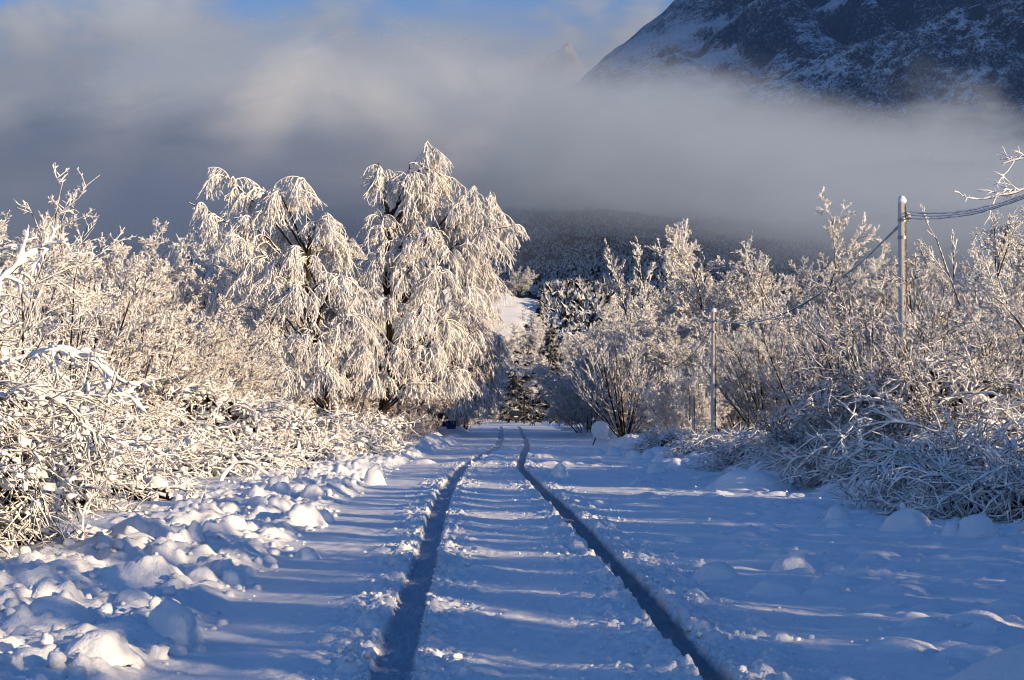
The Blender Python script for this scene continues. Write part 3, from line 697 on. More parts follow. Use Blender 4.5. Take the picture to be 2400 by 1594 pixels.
def limb(seed, pts, rw_, rs_, nk, name, label, Lk=.35, cat='branch'):
    """one heavy branch with side twigs, snow rolled along its top"""
    r = np.random.default_rng(seed); pts = np.array(pts, float)
    t = np.linspace(0, len(pts)-1, 16); P = np.stack([np.interp(t, np.arange(len(pts)), pts[:, i]) for i in range(3)], -1)
    P[1:-1] = (P[:-2]+2*P[1:-1]+P[2:])/4; P = P+r.normal(0, .008, P.shape)
    o = P[0].copy(); P = (P-o)[None]
    K = Bag(); N = Bag()
    def both(P, a, b, c, dd_):
        n, k, _ = P.shape
        tubes(K, P, taper(n, k, a, b), 6, r)
        Rr = taper(n, k, c, dd_)*(1+.28*r.normal(size=(n, k))).clip(.4, 1.8); Rr[:, -1] *= .4
        tubes(N, P+np.array([0, 0, 1.])*(Rr[..., None]*.6+a*.5), Rr, 8, r)
    both(P, rw_, rw_*.4, rs_, rs_*.55)
    pos, dd, tt, par = kids(P, nk, .1, 1, .8, r)
    P2 = grow(pos, dd, Lk*(.4+.9*r.random(len(pos))), 6, .16, -.06, r); both(P2, rw_*.35, rw_*.2, rs_*.55, rs_*.3)
    pos, dd, tt, par = kids(P2, 4, .15, 1, .8, r)
    P3 = grow(pos, dd, Lk*.35*(.4+.9*r.random(len(pos))), 4, .16, -.04, r); both(P3, rw_*.22, rw_*.12, rs_*.36, rs_*.2)
    th = thing(name, label, cat, tuple(o)); link('bough', K.mesh('bough', M_cane), th); link('snow_cover', N.mesh('snow_cover', M_load), th)
    return th
def LP(d, *pp): return [(wx(px, d+i*.03), d+i*.03, wz(py, d+i*.03)) for i, (px, py) in enumerate(pp)]
limb(331, LP(15.5, (-40, 900), (60, 820), (150, 808), (230, 845), (300, 890)), .016, .040, 16, 'snowy_branch', 'dark branch loaded with snow drooping out toward the brambles', .35)
limb(332, LP(15.0, (-40, 960), (80, 930), (190, 915), (310, 920)), .012, .030, 12, 'snowy_branch', 'straight snowy branch below the drooping one', .3)
limb(333, LP(12.5, (-30, 700), (30, 620), (75, 585), (118, 565)), .012, .030, 9, 'snowy_branch', 'bare slanting branch reaching up over the caked bush', .25)
limb(334, LP(14.2, (95, 1272), (170, 1248), (240, 1246), (310, 1250)), .016, .032, 7, 'fallen_branch', 'fallen snowy branch lying on the verge below the caked bush', .3)
limb(335, LP(12.8, (-30, 1375), (15, 1330), (50, 1300)), .022, .030, 4, 'fallen_branch', 'thick broken branch stuck in the verge snow', .2)
limb(336, LP(14.5, (60, 1300), (110, 1275), (190, 1225), (262, 1232)), .010, .024, 7, 'fallen_branch', 'thin bent branch rising from the verge snow', .3)
def arch(d, pts, label, a=.016, b=.03):
    return limb(int(pts[0][0])+7, LP(d, *pts), a, b, 5, 'arching_cane', label, .3, 'cane')
arch(27, [(497, 1160), (512, 1100), (545, 1066), (585, 1070), (625, 1108), (690, 1112)], 'big dark arching cane standing in front of the brambles', .016, .034)
arch(28, [(505, 1160), (560, 1110), (605, 1105), (625, 1130), (628, 1160)], 'lower arching cane under the big one')
arch(26, [(120, 1150), (200, 1128), (300, 1125), (385, 1165)], 'long low cane bowed over the shaded verge', .016, .034)

# ---- the road's right hand side
for i, (px, d, w, dp, h, seed, nc, lab) in enumerate([
    (2180, 27, 1.75, 1.4, 2.25, 401, 210, 'high mound of arching branches with sunlit snowy crest'),
    (2020, 31, 1.5, 1.3, 1.7, 402, 150, 'mound of snowy branches at the foot of the tall near pole'),
    (2345, 25, 1.2, 1.3, 1.15, 403, 120, 'mound of snowy branches at the picture edge beside the high mound'),
    (2250, 21.5, 1.2, .9, .80, 404, 90, 'low blue shaded heap of bent branches by the road'),
    (2060, 26.5, 1.1, .8, .75, 405, 70, 'low blue shaded tangle below the high mound'),
    (1830, 36, 1.7, 1.0, .75, 406, 90, 'long low tangle of canes behind the big snow block'),
    (1690, 44, 1.6, 1.0, .55, 407, 80, 'low tangle of canes around the foot of the middle pole'),
    (1560, 52, 1.4, .9, .55, 408, 60, 'low tangle of canes by the leaning thin post'),
    (1940, 33, 1.4, 1.0, .8, 409, 70, 'low dark tangle between the long tangle and the mounds'),
    (2360, 19.5, 1.0, .8, .7, 410, 60, 'low shaded heap at the end of the blue heap')]):
    big = h > 1.1
    put(bramble(seed, w, dp, h*(.96 if big else .9), int(nc*(.85 if big else 1.4)), r_snow=.021, Lk=(.6, 1.9), leaf=int((900 if big else 400)*w), blob=900 if big else 60, shoots=11, S=5, wan=.16), 'branch_mound', lab, px, d, 0, 1, 'mounds of snowy bent branches', 'bramble')
RT = shrub(421, 5.2, .35, 11, .78, -.01, r0=.075, rt=.0105, mat=M_twig, lev=((11, .55, .75), (10, .42, .75), (8, .42, .8), (4, .5, .8)), wander=.10, t0=.2, fall=.4)
M_near = twig_mat('near_twig', (.045, .030, .022), W, -.30, .10, .7, 14)
S_near = [shrub(441+i, 2.7, .45, 15, .95, -.055, r0=.026, rt=.0085, mat=M_near, bark=M_near, lev=((9, .6, .75), (8, .5, .8), (6, .45, .85), (3, .5, .8)), wander=.14, fall=.3) for i in range(2)]
put(RT, 'snowy_tree', 'spreading tree with dark boughs reaching behind the tall near pole', 2330, 35, .4, (1.05, 1.05, .92), None, 'tree')
put(RT, 'snowy_tree', 'tree behind the spreading one with its crown above the road cables', 2450, 41, 2.4, 1.12, None, 'tree')
RU = shrub(422, 5.6, .2, 6, .22, .04, r0=.05, rt=.012, mat=M_twig, lev=((9, .4, .45), (7, .45, .5), (5, .42, .6)), wander=.06)
put(RU, 'snowy_sapling', 'upright snowy sapling reaching the cables beyond the tall near pole', 2325, 46, 0, 1.12, None, 'tree')
limb(431, LP(30, (2560, 330), (2450, 350), (2370, 362), (2310, 378)), .012, .026, 12, 'snowy_branch', 'flat snowy bough poking in above the cables', .5)
limb(432, LP(29, (2560, 380), (2450, 410), (2340, 445), (2252, 462)), .014, .026, 14, 'snowy_branch', 'longer flat snowy bough crossing the cables', .5)
for i, (px, d, s, lab) in enumerate([
    (2165, 28.0, 1.0, 'bent shrub with sunlit snowy crest rising from the high mound'), (2290, 27.0, .74, 'bent snowy shrub between high mound and picture edge'), (2050, 30.5, .86, 'bent snowy shrub hiding the foot of the tall near pole'), (1945, 33.5, .70, 'small bent snowy shrub at the roadward end of the mounds'), (2220, 30.5, 1.08, 'bent snowy shrub behind the high mound')]):
    put(S_near[i % 2], 'bent_shrub', lab, px, d, i*1.7, s, 'bent snowy shrubs over the branch mounds')
for i, (px, d, s, lab) in enumerate([
    (1790, 58, .98, 'dark grey shrub right behind the middle pole'), (1900, 54, .95, 'dark grey shrub halfway between the two big poles'),
    (2010, 50, 1.0, 'dark grey shrub just before the tall near pole'), (2120, 46, 1.02, 'dark grey shrub just past the tall near pole'), (2240, 44, .98, 'dark grey shrub under the spreading tree'), (1715, 70, .82, 'dark grey shrub touching the middle pole')]):
    put(S_grey, 'grey_shrub', lab, px, d, i*1.4, s*.80, 'dark grey shrubs between the poles')
put(S_vase, 'fan_shaped_shrub', 'fan shaped grey shrub behind the round plate sign', 1440, 74, 0, .93, None, 'shrub')
put(S_pop, 'upright_tree', 'tall plume shaped white tree standing over the thicket beside the middle pole', 1525, 108, 0, .79, None, 'tree')
put(S_pop, 'upright_tree', 'shorter plume shaped white tree at the foot of the tall plume', 1475, 112, 1.5, .58, None, 'tree')
put(S_oak, 'snowy_tree', 'broad white candelabra tree on the skyline between plume and near pole', 1705, 88, 0, .88, None, 'tree')
put(S_oak, 'snowy_tree', 'white candelabra tree on the skyline beside the broad one', 1860, 92, 2, .76, None, 'tree')
put(S_oak, 'snowy_tree', 'white candelabra tree on the skyline next to the tall near pole', 1985, 84, 4, .74, None, 'tree')
for i, (px, d, k, s, lab) in enumerate([
    (1610, 96, 0, .80, 'round white tree below the tall plume'), (1400, 122, 1, .95, 'round grey topped tree beside the tall plume'), (1400, 150, 0, .85, 'round white tree near the dark firs'),
    (1275, 262, 1, 1.70, 'round white tree behind the dark firs'), (1780, 92, 1, .90, 'round white tree below the candelabra trees'), (1930, 96, 0, .98, 'round white tree in the gap before the near pole'), (1500, 100, 1, .68, 'round white tree low behind the fan shrub'), (2080, 90, 1, 1.05, 'round white tree right behind the near pole'), (2200, 86, 0, 1.10, 'round white tree behind the upright sapling'), (1570, 116, 1, .92, 'round white tree at the far side of the tall plume'), (1640, 104, 0, .86, 'round white tree under the broad candelabra'), (1795, 100, 1, .88, 'round white tree between the two candelabra trees'), (1440, 132, 0, 1.0, 'tall round tree seen over the fan shrub'), (1380, 100, 0, .72, 'round white tree between fan shrub and dark firs'), (1550, 90, 0, .72, 'round white tree directly under the tall plume'), (1690, 80, 1, .74, 'round white tree just beyond the middle pole top'), (1840, 84, 0, .80, 'round white tree behind the sagging cable'), (1900, 96, 1, .92, 'round white tree between the smaller candelabra trees'), (2030, 94, 0, 1.02, 'round white tree at the shoulder of the near pole'), (2140, 80, 1, .95, 'round white tree among the spreading boughs'), (2290, 78, 0, 1.05, 'round white tree behind the spreading tree'), (1740, 86, 1, .76, 'low round tree between middle pole and grey shrubs'), (1480, 120, 1, .86, 'round white tree behind the plume stems'), (1302, 245, 0, 1.62, 'round white tree rising just past the tallest dark fir'), (1345, 205, 1, 1.36, 'round white tree two crowns past the dark firs'), (1392, 178, 0, 1.22, 'round white tree between dark firs and tall plume'), (1325, 290, 1, 1.9, 'round white tree far behind the fir group')]):
    put(S_round[k], 'snowy_tree', lab, px, d, i*1.1+.5, (s*.92, s*.92, s*.83), 'round white trees along the thicket', 'tree')
for i, (px, d, s, lab) in enumerate([
    (1355, 92, .78, 'rusty bush by the round plate sign'), (1378, 112, .85, 'rusty bush between plate sign and dark firs'), (1560, 70, .72, 'rusty bush behind the thin leaning post'), (1500, 78, .8, 'rusty bush beside the fan shaped shrub'), (1640, 74, .75, 'rusty bush just behind the middle pole')]):
    put(S_rust, 'rusty_bush', lab, px, d, i*2.3, s, 'rusty bushes along the thicket')
for i, (px, d, s, lab) in enumerate([
    (1590, 64, .62, 'snow crusted bush over the thin leaning post'), (1530, 84, 1.0, 'snowy shrub under the tall plume'), (1660, 80, 1.0, 'snowy shrub behind the middle pole top'), (1360, 104, .95, 'snowy shrub over the rusty roadside bushes'), (1392, 135, .95, 'snowy shrub beside of the dark firs'), (1830, 66, .9, 'snowy shrub behind the dark grey ones')]):
    put(S_mid[i % 2], 'snowy_undershrub', lab, px, d, i*1.9, s, 'undershrubs along the thicket')
for i, (px, d, s, lab) in enumerate([
    (1218, 240, 1.55, 'dark fir with snow lined boughs beside the parked car'), (1270, 178, 1.12, 'wide dark fir with snow lined boughs by the far thin pole'), (1190, 238, 1.15, 'dark fir behind the parked car'), (1246, 250, 1.80, 'tallest dark fir behind the other two')]):
    put(FIR, 'fir_tree', lab, px, d, i*1.2, (s*1.05, s*1.05, s), 'dark firs at the road bend', 'tree')
for i, (px, d, s, lab) in enumerate([
    (1112, 255, 1.1, 'pale bush on the snowy bank where the road bends'), (1140, 285, 1.1, 'pale bush closing the view at the road bend'), (1100, 235, 1.0, 'pale bush at the inner side of the road bend'), (1165, 300, 1.0, 'pale bush behind the car at the road bend')]):
    put(S_mid[i % 2], 'bank_bush', lab, px, d, i*1.9, s, 'pale bushes at the road bend')
for i, (px, d, s, lab) in enumerate([(1130, 462, .75, 'first of the pale trees edging the snow field'), (1160, 472, .62, 'pale tree in the middle of the snow field edge'), (1195, 466, .66, 'pale tree at the lower end of the snow field edge')]):
    x = wx(px, d); tree_from(S_round[i % 2], 'snowy_tree', lab, 'tree', (x, d, float(hill_h(np.array([x]), np.array([d]))[0])), i, s, 'pale trees along the snow field')
for i, (px, d, s) in enumerate([(330, 240, .8), (375, 250, .85), (420, 262, .8), (455, 275, .7)]):
    put(S_round[i % 2], 'snowy_tree', ['pale tree farthest out on the low rise behind the thicket', 'second pale tree on the low rise behind the thicket', 'third pale tree on the low rise behind the thicket', 'last pale tree on the low rise before the birch'][i], px, d, i, s*2.2, 'pale trees on the low rise', 'tree')
# roadside hedge the low sun passes through before it reaches the road (beside and behind the viewpoint)
HEDGE = [bramble(501+i, .95, .85, 3.0, 80, r_snow=.022, leaf=1900, blob=300, shoots=5) for i in range(2)]
rh = np.random.default_rng(55)
for i, (y, wd) in enumerate([(-13, 1), (-10.8, 1), (-8.7, 1), (-6.6, .95), (-4.5, .9), (-2.5, .9), (-.6, .85), (1.2, .8), (3.0, .85), (4.7, .72), (6.2, .72), (7.3, .5), (9.4, .42), (11.2, .62), (12.4, .5), (15.2, .7), (16.7, .75), (18.3, .75), (20.0, .7)]):
    put(HEDGE[i % 2], 'hedge_shrub', 'snowy shrub of the roadside hedge beside the viewpoint', 0, y, i*1.6, (wd*(1.0 if y < 2.5 else .80), wd*(1.0 if y < 2.5 else .80), rh.uniform(1.28, 1.65)), 'shrubs of the roadside hedge beside the viewpoint', x=8.9+rh.uniform(-.15, .15))
for i, (x, y, s) in enumerate([(10.5, 0, .62), (10.8, 7.4, .60), (11, 13, .62), (12.6, -5, .8)]):
    put(S_mid[i % 2], 'hedge_tree', 'bare snowy sapling in the roadside hedge beside the viewpoint', 0, y, i*1.6, s, 'saplings of the roadside hedge beside the viewpoint', x=x)
# ------------------------------------------------------------------ clods of ploughed snow, each one a thing
def clod(px, py, wpx, hpx, label, seed, group=None, name='snow_clod', dy=1.0, ico=ICO3):
    d = CAMZ*F_PX/(py-HY); x = wx(px, d); r = np.random.default_rng(seed)
    if px < 900: wpx *= .80; hpx *= .80
    rx = wpx/2/F_PX*d; h = hpx/F_PX*d*1.08
    v, f = ico
    o = r.random(3)*9
    n3 = lambda k, sd: (fbm(v[:, 0]*k+o[0], v[:, 1]*k+o[1], 2, sd)+fbm(v[:, 1]*k+o[2], v[:, 2]*k+o[0], 2, sd+4)+fbm(v[:, 2]*k+o[1], v[:, 0]*k+o[2], 2, sd+8))/3-.5
    w = 1+.75*n3(1.1, 601)+.40*n3(2.6, 621)+.16*n3(7, 641)
    V = v*w[:, None]*np.array([rx, rx*dy*.9, h])
    V[:, 2] = np.where(V[:, 2] < -.2*h, -.2*h, V[:, 2])
    V[:, :2] *= (1+.30*np.clip(1-np.maximum(V[:, 2:3], 0)/(.55*h), 0, 1)**2)
    ob = link(name, mesh(name, V, f, M_snow), None, (x, d+rx*.6*dy, gz(x, d+rx*.5*dy)-.01))
    ob.rotation_euler = (0, 0, r.uniform(-.5, .5))
    return tag(ob, label, 'snow clod', group)
NC = 'snow clods thrown aside by the plough'
clods = [
    (1830, 1316, 84, 40, 'domed sunlit snow clod alone on the open lane'), (1800, 1372, 118, 36, 'flat shaded snow clod just below the domed one'),
    (2100, 1228, 115, 52, 'wedge shaped sunlit snow clod in front of the shaded heap'), (2258, 1240, 74, 42, 'round snow clod beside a smaller twin by the shaded heap'),
    (2200, 1238, 46, 30, 'smaller twin of the round snow clod'), (1935, 1202, 64, 36, 'overhanging snow clod with a dark underside'), (1938, 1222, 54, 18, 'small sunlit clod under the overhanging one'),
    (1738, 1132, 176, 42, 'long rounded snow block in front of the low cane tangle'), (1838, 1118, 52, 26, 'small block at the end of the long rounded one'), (2058, 1142, 42, 24, 'snow cap at the edge of the branch mounds'),
    (1580, 1250, 50, 22, 'small pale clod out on the open lane'), (1925, 1314, 54, 20, 'low clod beside the domed sunlit one'), (1655, 1335, 96, 36, 'wide low shaded clod near the ruts'), (1775, 1222, 40, 12, 'tiny shaded clod above the lane streaks'),
    (695, 1218, 112, 52, 'brightest sunlit snow clod on the ploughed bank'), (590, 1196, 78, 36, 'sunlit flat clod behind the brightest one'), (745, 1206, 50, 30, 'round sunlit clod at the brightest one road side'),
    (515, 1250, 118, 52, 'broad grey clod beside the brightest one'), (720, 1160, 72, 44, 'shaded block behind the bright clods'), (640, 1150, 82, 40, 'shaded block farther out behind the bright clods'), (860, 1118, 64, 44, 'upright block of snow near the rut curve'), (825, 1095, 62, 30, 'tilted slab beside the upright block'),
    (395, 1298, 62, 46, 'sunlit ball of snow on the middle of the bank'), (445, 1292, 48, 44, 'shaded ball beside the sunlit ball'), (330, 1325, 58, 34, 'small sunlit knob near the fallen branches'), (250, 1355, 72, 30, 'low knob of snow by the fallen branches'),
    (455, 1352, 88, 44, 'grey lump in the middle of the bank'), (530, 1348, 56, 34, 'grey lump toward the lane with a dirty speck'), (705, 1290, 62, 34, 'lone grey clod fallen on the lane'), (570, 1330, 44, 24, 'little clod at the lane edge of the bank'),
    (385, 1490, 150, 100, 'big smooth shaded lump beside the lane'), (215, 1560, 190, 74, 'biggest rounded lump at the picture bottom'), (110, 1480, 190, 66, 'broad smooth lump behind the biggest one'), (60, 1590, 160, 60, 'cut off lump in the bottom corner'), (300, 1420, 120, 46, 'smooth lump between fallen branches and lane'),
    (1415, 1050, 30, 16, 'small sunlit clod below the round plate sign'), (1380, 1045, 26, 12, 'tiny clod near the round plate sign'), (1525, 1064, 34, 22, 'sunlit clod at the row end below the cane tangle'), (1495, 1058, 32, 20, 'middle clod of the row below the cane tangle'), (1460, 1060, 36, 18, 'third clod of the row below the cane tangle'), (1515, 1090, 40, 18, 'shaded clod in front of the clod row'), (1290, 1100, 42, 26, 'clod beside the dark rut'), (1560, 1078, 36, 20, 'clod at the far end of the clod row')]
for i, (px, py, a, b, lab) in enumerate(clods):
    clod(px, py, a, b, lab, 700+i, NC, ico=ICO3 if py > 1140 else ICO2)

v, f = ICO3
V = v*np.array([1.73, 1.73, .95])*(1+.10*(fbm(v[:, 0]*2+3, v[:, 1]*2+v[:, 2], 2, 661)-.5))[:, None]; V[:, 2] = .95*np.clip(1-(V[:, 0]/1.73)**2-(V[:, 1]/1.73)**2, -.1, 1)+.05*(fbm(v[:, 0]*4, v[:, 1]*4, 2, 663)-.5)  # mound stands in for an out-of-focus edge of the viewing car
tag(link('stand_in_mound', mesh('stand_in_mound', V, f, M_snow), None, (1.72, 3.2, gz(1.72, 3.2)-.06)), 'smooth snow mound standing in for the blurred near shape in the bottom corner', 'snow mound')
# ------------------------------------------------------------------ poles and cables
M_pole = twig_mat('rimed_wood', (.11, .075, .045), (.80, .80, .82), -2.0, -1.0, 0.1, 20)
def rimed(name, bare, rime):
    """snow plastered on the weather side of a pole, bare wood on the lee side"""
    m, nt, out = newmat(name)
    g = nd(nt, 'ShaderNodeNewGeometry'); dt = nd(nt, 'ShaderNodeVectorMath'); dt.operation = 'DOT_PRODUCT'
    nt.links.new(g.outputs['Normal'], dt.inputs[0]); dt.inputs[1].default_value = (-.80, -.60, .2)
    tc = nd(nt, 'ShaderNodeTexCoord'); nz = nd(nt, 'ShaderNodeTexNoise', Scale=26.0, Detail=4.0, Roughness=.7); nt.links.new(tc.outputs['Object'], nz.inputs['Vector'])
    s = mth(nt, 'ADD', dt.outputs['Value'], mth(nt, 'MULTIPLY', mth(nt, 'SUBTRACT', nz.outputs['Fac'], .5), 1.5))
    c = mixc(nt, maprange(nt, s, -.15, .75), bare, rime)
    b = nd(nt, 'ShaderNodeBsdfDiffuse', Roughness=.7); nt.links.new(c, b.inputs[0])
    bp = nd(nt, 'ShaderNodeBump', Strength=.7, Distance=.01); nt.links.new(nz.outputs['Fac'], bp.inputs['Height']); nt.links.new(bp.outputs[0], b.inputs['Normal'])
    nt.links.new(b.outputs[0], out.inputs[0]); return m
M_rime = rimed('rimed_pole', (.10, .07, .045), (.62, .61, .61)); M_plate0 = plain('porcelain', (.45, .42, .38), .3, .5); M_dark = plain('dark_steel', (.03, .03, .032), .6, .3); M_metal = plain('grey_metal', (.25, .26, .28), .45, .4, .6, .3, 30)
M_cable = twig_mat('iced_cable', (.04, .04, .045), (.80, .80, .82), -.9, -.2, .6, 12)
rp = np.random.default_rng(900)
def pole(px, py_top, d, w_px, label, lean=0.0, bracket=True, name='utility_pole', base=None):
    x = wx(px, d); zt = wz(py_top, d); zb = gz(x, d)-.1; h = zt-zb
    t = thing(name, label, 'pole', (x, d, zb))
    r0 = w_px/2/F_PX*d
    P = np.stack([np.linspace(0, lean, 14), np.zeros(14), np.linspace(0, h-r0*.5, 14)], -1)[None]
    B = Bag(); tubes(B, P, np.linspace(r0*1.06, r0*.94, 14)[None]*(1+.012*rp.normal(size=(1, 14))), 16, rp)
    link('shaft', B.mesh('shaft', M_rime if bracket else M_dark), t)
    B = Bag(); v, f = ICO2; B.add(v*np.array([r0*.99, r0*.99, r0*1.3])*(1+.05*rp.normal(size=(len(v), 1)))+np.array([lean, 0, h-r0*.6]), f)
    link('snow_cap', B.mesh('snow_cap', M_snow), t)
    tip = np.array([x+lean*.93+r0*1.35, d, zb+h-r0*4.4])
    if bracket:
        B = Bag(); box_bag(B, lean*.93+r0*.7, lean*.93+r0*2.1, -.07, .07, h-r0*4.7, h-r0*4.2)
        tubes(B, np.array([[[lean*.93+r0*1.3, 0, h-r0*5.2], [lean*.93+r0*1.35, 0, h-r0*3.9]]]), np.array([[.03, .025]]), 8, rp)
        link('bracket', B.mesh('bracket', M_metal, False), t)
        for dx, dy_ in ((1.15, -.05), (1.75, .04)):
            B = Bag(); tubes(B, np.array([[[lean*.93+r0*dx, dy_, h-r0*4.3], [lean*.93+r0*dx, dy_, h-r0*4.0], [lean*.93+r0*dx, dy_, h-r0*3.7], [lean*.93+r0*dx, dy_, h-r0*3.4]]]), np.array([[.022, .038, .030, .018]]), 10, rp); link('insulator', B.mesh('insulator', M_plate0), t)
        for k_ in (5.0, 9.0):
            B = Bag(); tubes(B, np.array([[[lean*.93, 0, h-r0*k_-.03], [lean*.93, 0, h-r0*k_+.03]]]), np.full((1, 2), r0*1.06), 16, rp); link('band', B.mesh('band', M_metal), t)
        B = Bag(); blobs(B, np.array([[lean*.93+r0*1.25, 0, h-r0*3.8], [lean*.93+r0*1.6, 0, h-r0*4.1]]), [r0*.5, r0*.4], rp, ICO2, 1.1, .10)
        link('snow_lump', B.mesh('snow_lump', M_snow), t)
    return tip
tip0 = np.array([wx(2650, 21), 21, wz(300, 21)])
tip1 = pole(2085, 458, 33, 20, 'tall rimed utility pole standing among the branch mounds', lean=-.045)
tip2 = pole(1645, 714, 55.5, 11.5, 'slim utility pole in the low cane tangle, second along the road', lean=.01)
tip3 = pole(1496, 812, 98, 7, 'utility pole half lost in the rusty bushes, third along the road')
tip4 = pole(1209, 903, 218, 4.5, 'dark thin pole beside the parked car', bracket=False)
def cable(a, b, sag, label, r_=.02, n=2, spread=.05):
    t = np.linspace(0, 1, 40); ps = []
    for k in range(n):
        P = a[None]*(1-t[:, None])+b[None]*t[:, None]
        P[:, 2] -= sag*4*t*(1-t)*(1+.06*k); P[:, 2] += k*spread; P[:, 0] += k*spread*.6*np.sin(np.pi*t)
        P[1:-1, 2] += rp.normal(0, .004, 38); ps.append(P)
    o = ps[0][0].copy(); B = Bag(); tubes(B, np.stack(ps)-o, np.full((n, 40), r_)*(1+.16*rp.normal(size=(n, 40))), 6, rp)
    tag(link('overhead_cable', B.mesh('overhead_cable', M_cable), None, tuple(o)), label, 'cable', 'iced cables slung from pole to pole')
cable(tip0, tip1, .35, 'iced cable pair rising from the tall near pole out of the picture', .014, 3, .06)
cable(tip1, tip2, .75, 'iced cable pair sagging between the tall near pole and the slim second pole', .016, 2, .045)
cable(tip2, tip3, 1.0, 'iced cable pair sagging between the second pole and the half hidden third', .016, 2, .07)

# ------------------------------------------------------------------ roadside things
M_plate = plain('snowed_plate', (.78, .78, .78), .8, .2, 0, .12, 9, .4)
def disc(B, c, rad, th, n=40, axis=1):
    a = np.arange(n)*2*np.pi/n
    ring = lambda rr, yy: np.stack([np.cos(a)*rr, np.full(n, yy), np.sin(a)*rr], -1)
    V = np.concatenate([ring(rad*.95, -th), ring(rad, -th*.6), ring(rad, th*.6), ring(rad*.95, th), [[0, -th*1.15, 0], [0, th, 0]]])+np.array(c)
    i = np.arange(n); j = (i+1) % n; q = []
    for k in range(3): q += [np.stack([k*n+i, k*n+j, (k+1)*n+j], -1), np.stack([k*n+i, (k+1)*n+j, (k+1)*n+i], -1)]
    q += [np.stack([j, i, np.full(n, 4*n)], -1), np.stack([3*n+i, 3*n+j, np.full(n, 4*n+1)], -1)]
    B.add(V, np.concatenate(q))
d = 66; x = wx(1384, d); zb = gz(x, d)
t = thing('round_sign', 'round road sign plastered white with snow on a leaning post', 'sign', (x, d, zb))
zc = wz(991, d)-zb; rad = 21/F_PX*d
B = Bag(); disc(B, (0, 0, zc), rad, .02); link('plate', B.mesh('plate', M_plate), t)
B = Bag(); tubes(B, np.array([[[-.32, .04, -.1], [-.16, .05, zc*.55], [-.02, .05, zc+.1]]]), np.full((1, 3), .025), 8, rp); link('post', B.mesh('post', M_dark), t)
B = Bag(); tubes(B, np.array([[[-rad*.5, .035, zc], [rad*.5, .035, zc]]]), np.full((1, 2), .018), 6, rp); link('clamp', B.mesh('clamp', M_metal), t)
d = 58; x = wx(1598, d); zb = gz(x, d)-.05; h = wz(913, d)-zb
t = thing('marker_post', 'short rimed post standing in the canes before the slim second pole', 'post', (x, d, zb))
B = Bag(); tubes(B, np.array([[[0, 0, 0], [.015, 0, h*.5], [.0, 0, h]]]), np.array([[.052, .05, .048]]), 10, rp); link('shaft', B.mesh('shaft', M_rime), t)
B = Bag(); blobs(B, np.array([[0, 0, h+.01]]), [.055], rp, ICO2, 1.2, .05); link('snow_cap', B.mesh('snow_cap', M_snow), t)
# blue bin with a lid of snow
d = 96; x = wx(1040, d); zb = gz(x, d)
M_blue = plain('blue_plastic', (.015, .03, .13), .45, .4, 0, .3, 12)
t = thing('rubbish_bin', 'dark blue bin with a thick lid of snow beside the curved birch trunk', 'bin', (x, d, wz(990, d)))
wb, hb = 21/F_PX*d/2, 18/F_PX*d
V = []; 
for z, s in ((-.25, .86), (hb, 1.0)):
    for cx_, cy_ in ((-1, -1), (1, -1), (1, 1), (-1, 1)): V.append((cx_*wb*s, cy_*wb*s, z))
me = mesh('body', np.array(V), np.array([[0, 1, 5, 4], [1, 2, 6, 5], [2, 3, 7, 6], [3, 0, 4, 7], [3, 2, 1, 0], [4, 5, 6, 7]]), M_blue, False); link('body', me, t)
B = Bag(); box_bag(B, -wb*1.08, wb*1.08, -wb*1.08, wb*1.08, hb+.004, hb+.05); link('lid', B.mesh('lid', M_dark, False), t)
B = Bag(); v, f = ICO2; B.add(v*np.array([wb*1.05, wb*1.05, .09])*(1+.05*rp.normal(size=(len(v), 1)))+np.array([0, 0, hb+.09]), f); link('snow_cover', B.mesh('snow_cover', M_snow), t)
# brick gate pillar and dark fence behind the curved birch
def bricks():
    m, nt, out = newmat('brick')
    tc = nd(nt, 'ShaderNodeTexCoord'); br = nd(nt, 'ShaderNodeTexBrick', Scale=4.0)
    br.inputs['Color1'].default_value = (.20, .07, .035, 1); br.inputs['Color2'].default_value = (.13, .05, .03, 1); br.inputs['Mortar'].default_value = (.25, .22, .2, 1)
    mp = nd(nt, 'ShaderNodeMapping'); mp.inputs['Rotation'].default_value = (R_(90), 0, 0)
    nt.links.new(tc.outputs['Object'], mp.inputs[0]); nt.links.new(mp.outputs[0], br.inputs['Vector'])
    b = nd(nt, 'ShaderNodeBsdfPrincipled', Roughness=.9); nt.links.new(br.outputs['Color'], b.inputs['Base Color']); nt.links.new(b.outputs[0], out.inputs[0]); return m
d = 101; x = wx(1045, d)
t = thing('gate_pillar', 'reddish brick gate pillar behind the blue bin', 'pillar', (x, d, 0)); h = wz(916, d)
B = Bag(); box_bag(B, -.16, .16, -.16, .16, -.2, h); link('shaft', B.mesh('shaft', bricks(), False), t)
B = Bag(); box_bag(B, -.21, .21, -.21, .21, h+.002, h+.07); link('capstone', B.mesh('capstone', plain('stone', (.3, .28, .26), .9), False), t)
B = Bag(); v, f = ICO2; B.add(v*np.array([.21, .21, .12])+np.array([0, 0, h+.09]), f); link('snow_cap', B.mesh('snow_cap', M_snow), t)
d = 103; x0 = wx(985, d); x1 = wx(1040, d)
t = thing('board_fence', 'low dark board fence between curved birch and brick pillar', 'fence', (x0, d, 0)); zt = wz(952, d); zb = wz(973, d)
B = Bag()
for k in range(10): box_bag(B, k*.145, k*.145+.135, -.012, .012, -.05, zt+.02*math.sin(k*2.3))
link('boards', B.mesh('boards', plain('dark_board', (.035, .03, .028), .85, .2, 0, .4, 14), False), t)
B = Bag()
for k in (0, 5, 10): box_bag(B, k*.145-.04, k*.145+.03, .014, .09, -.1, zt+.05)
link('posts', B.mesh('posts', plain('post_wood', (.04, .035, .03), .9), False), t)
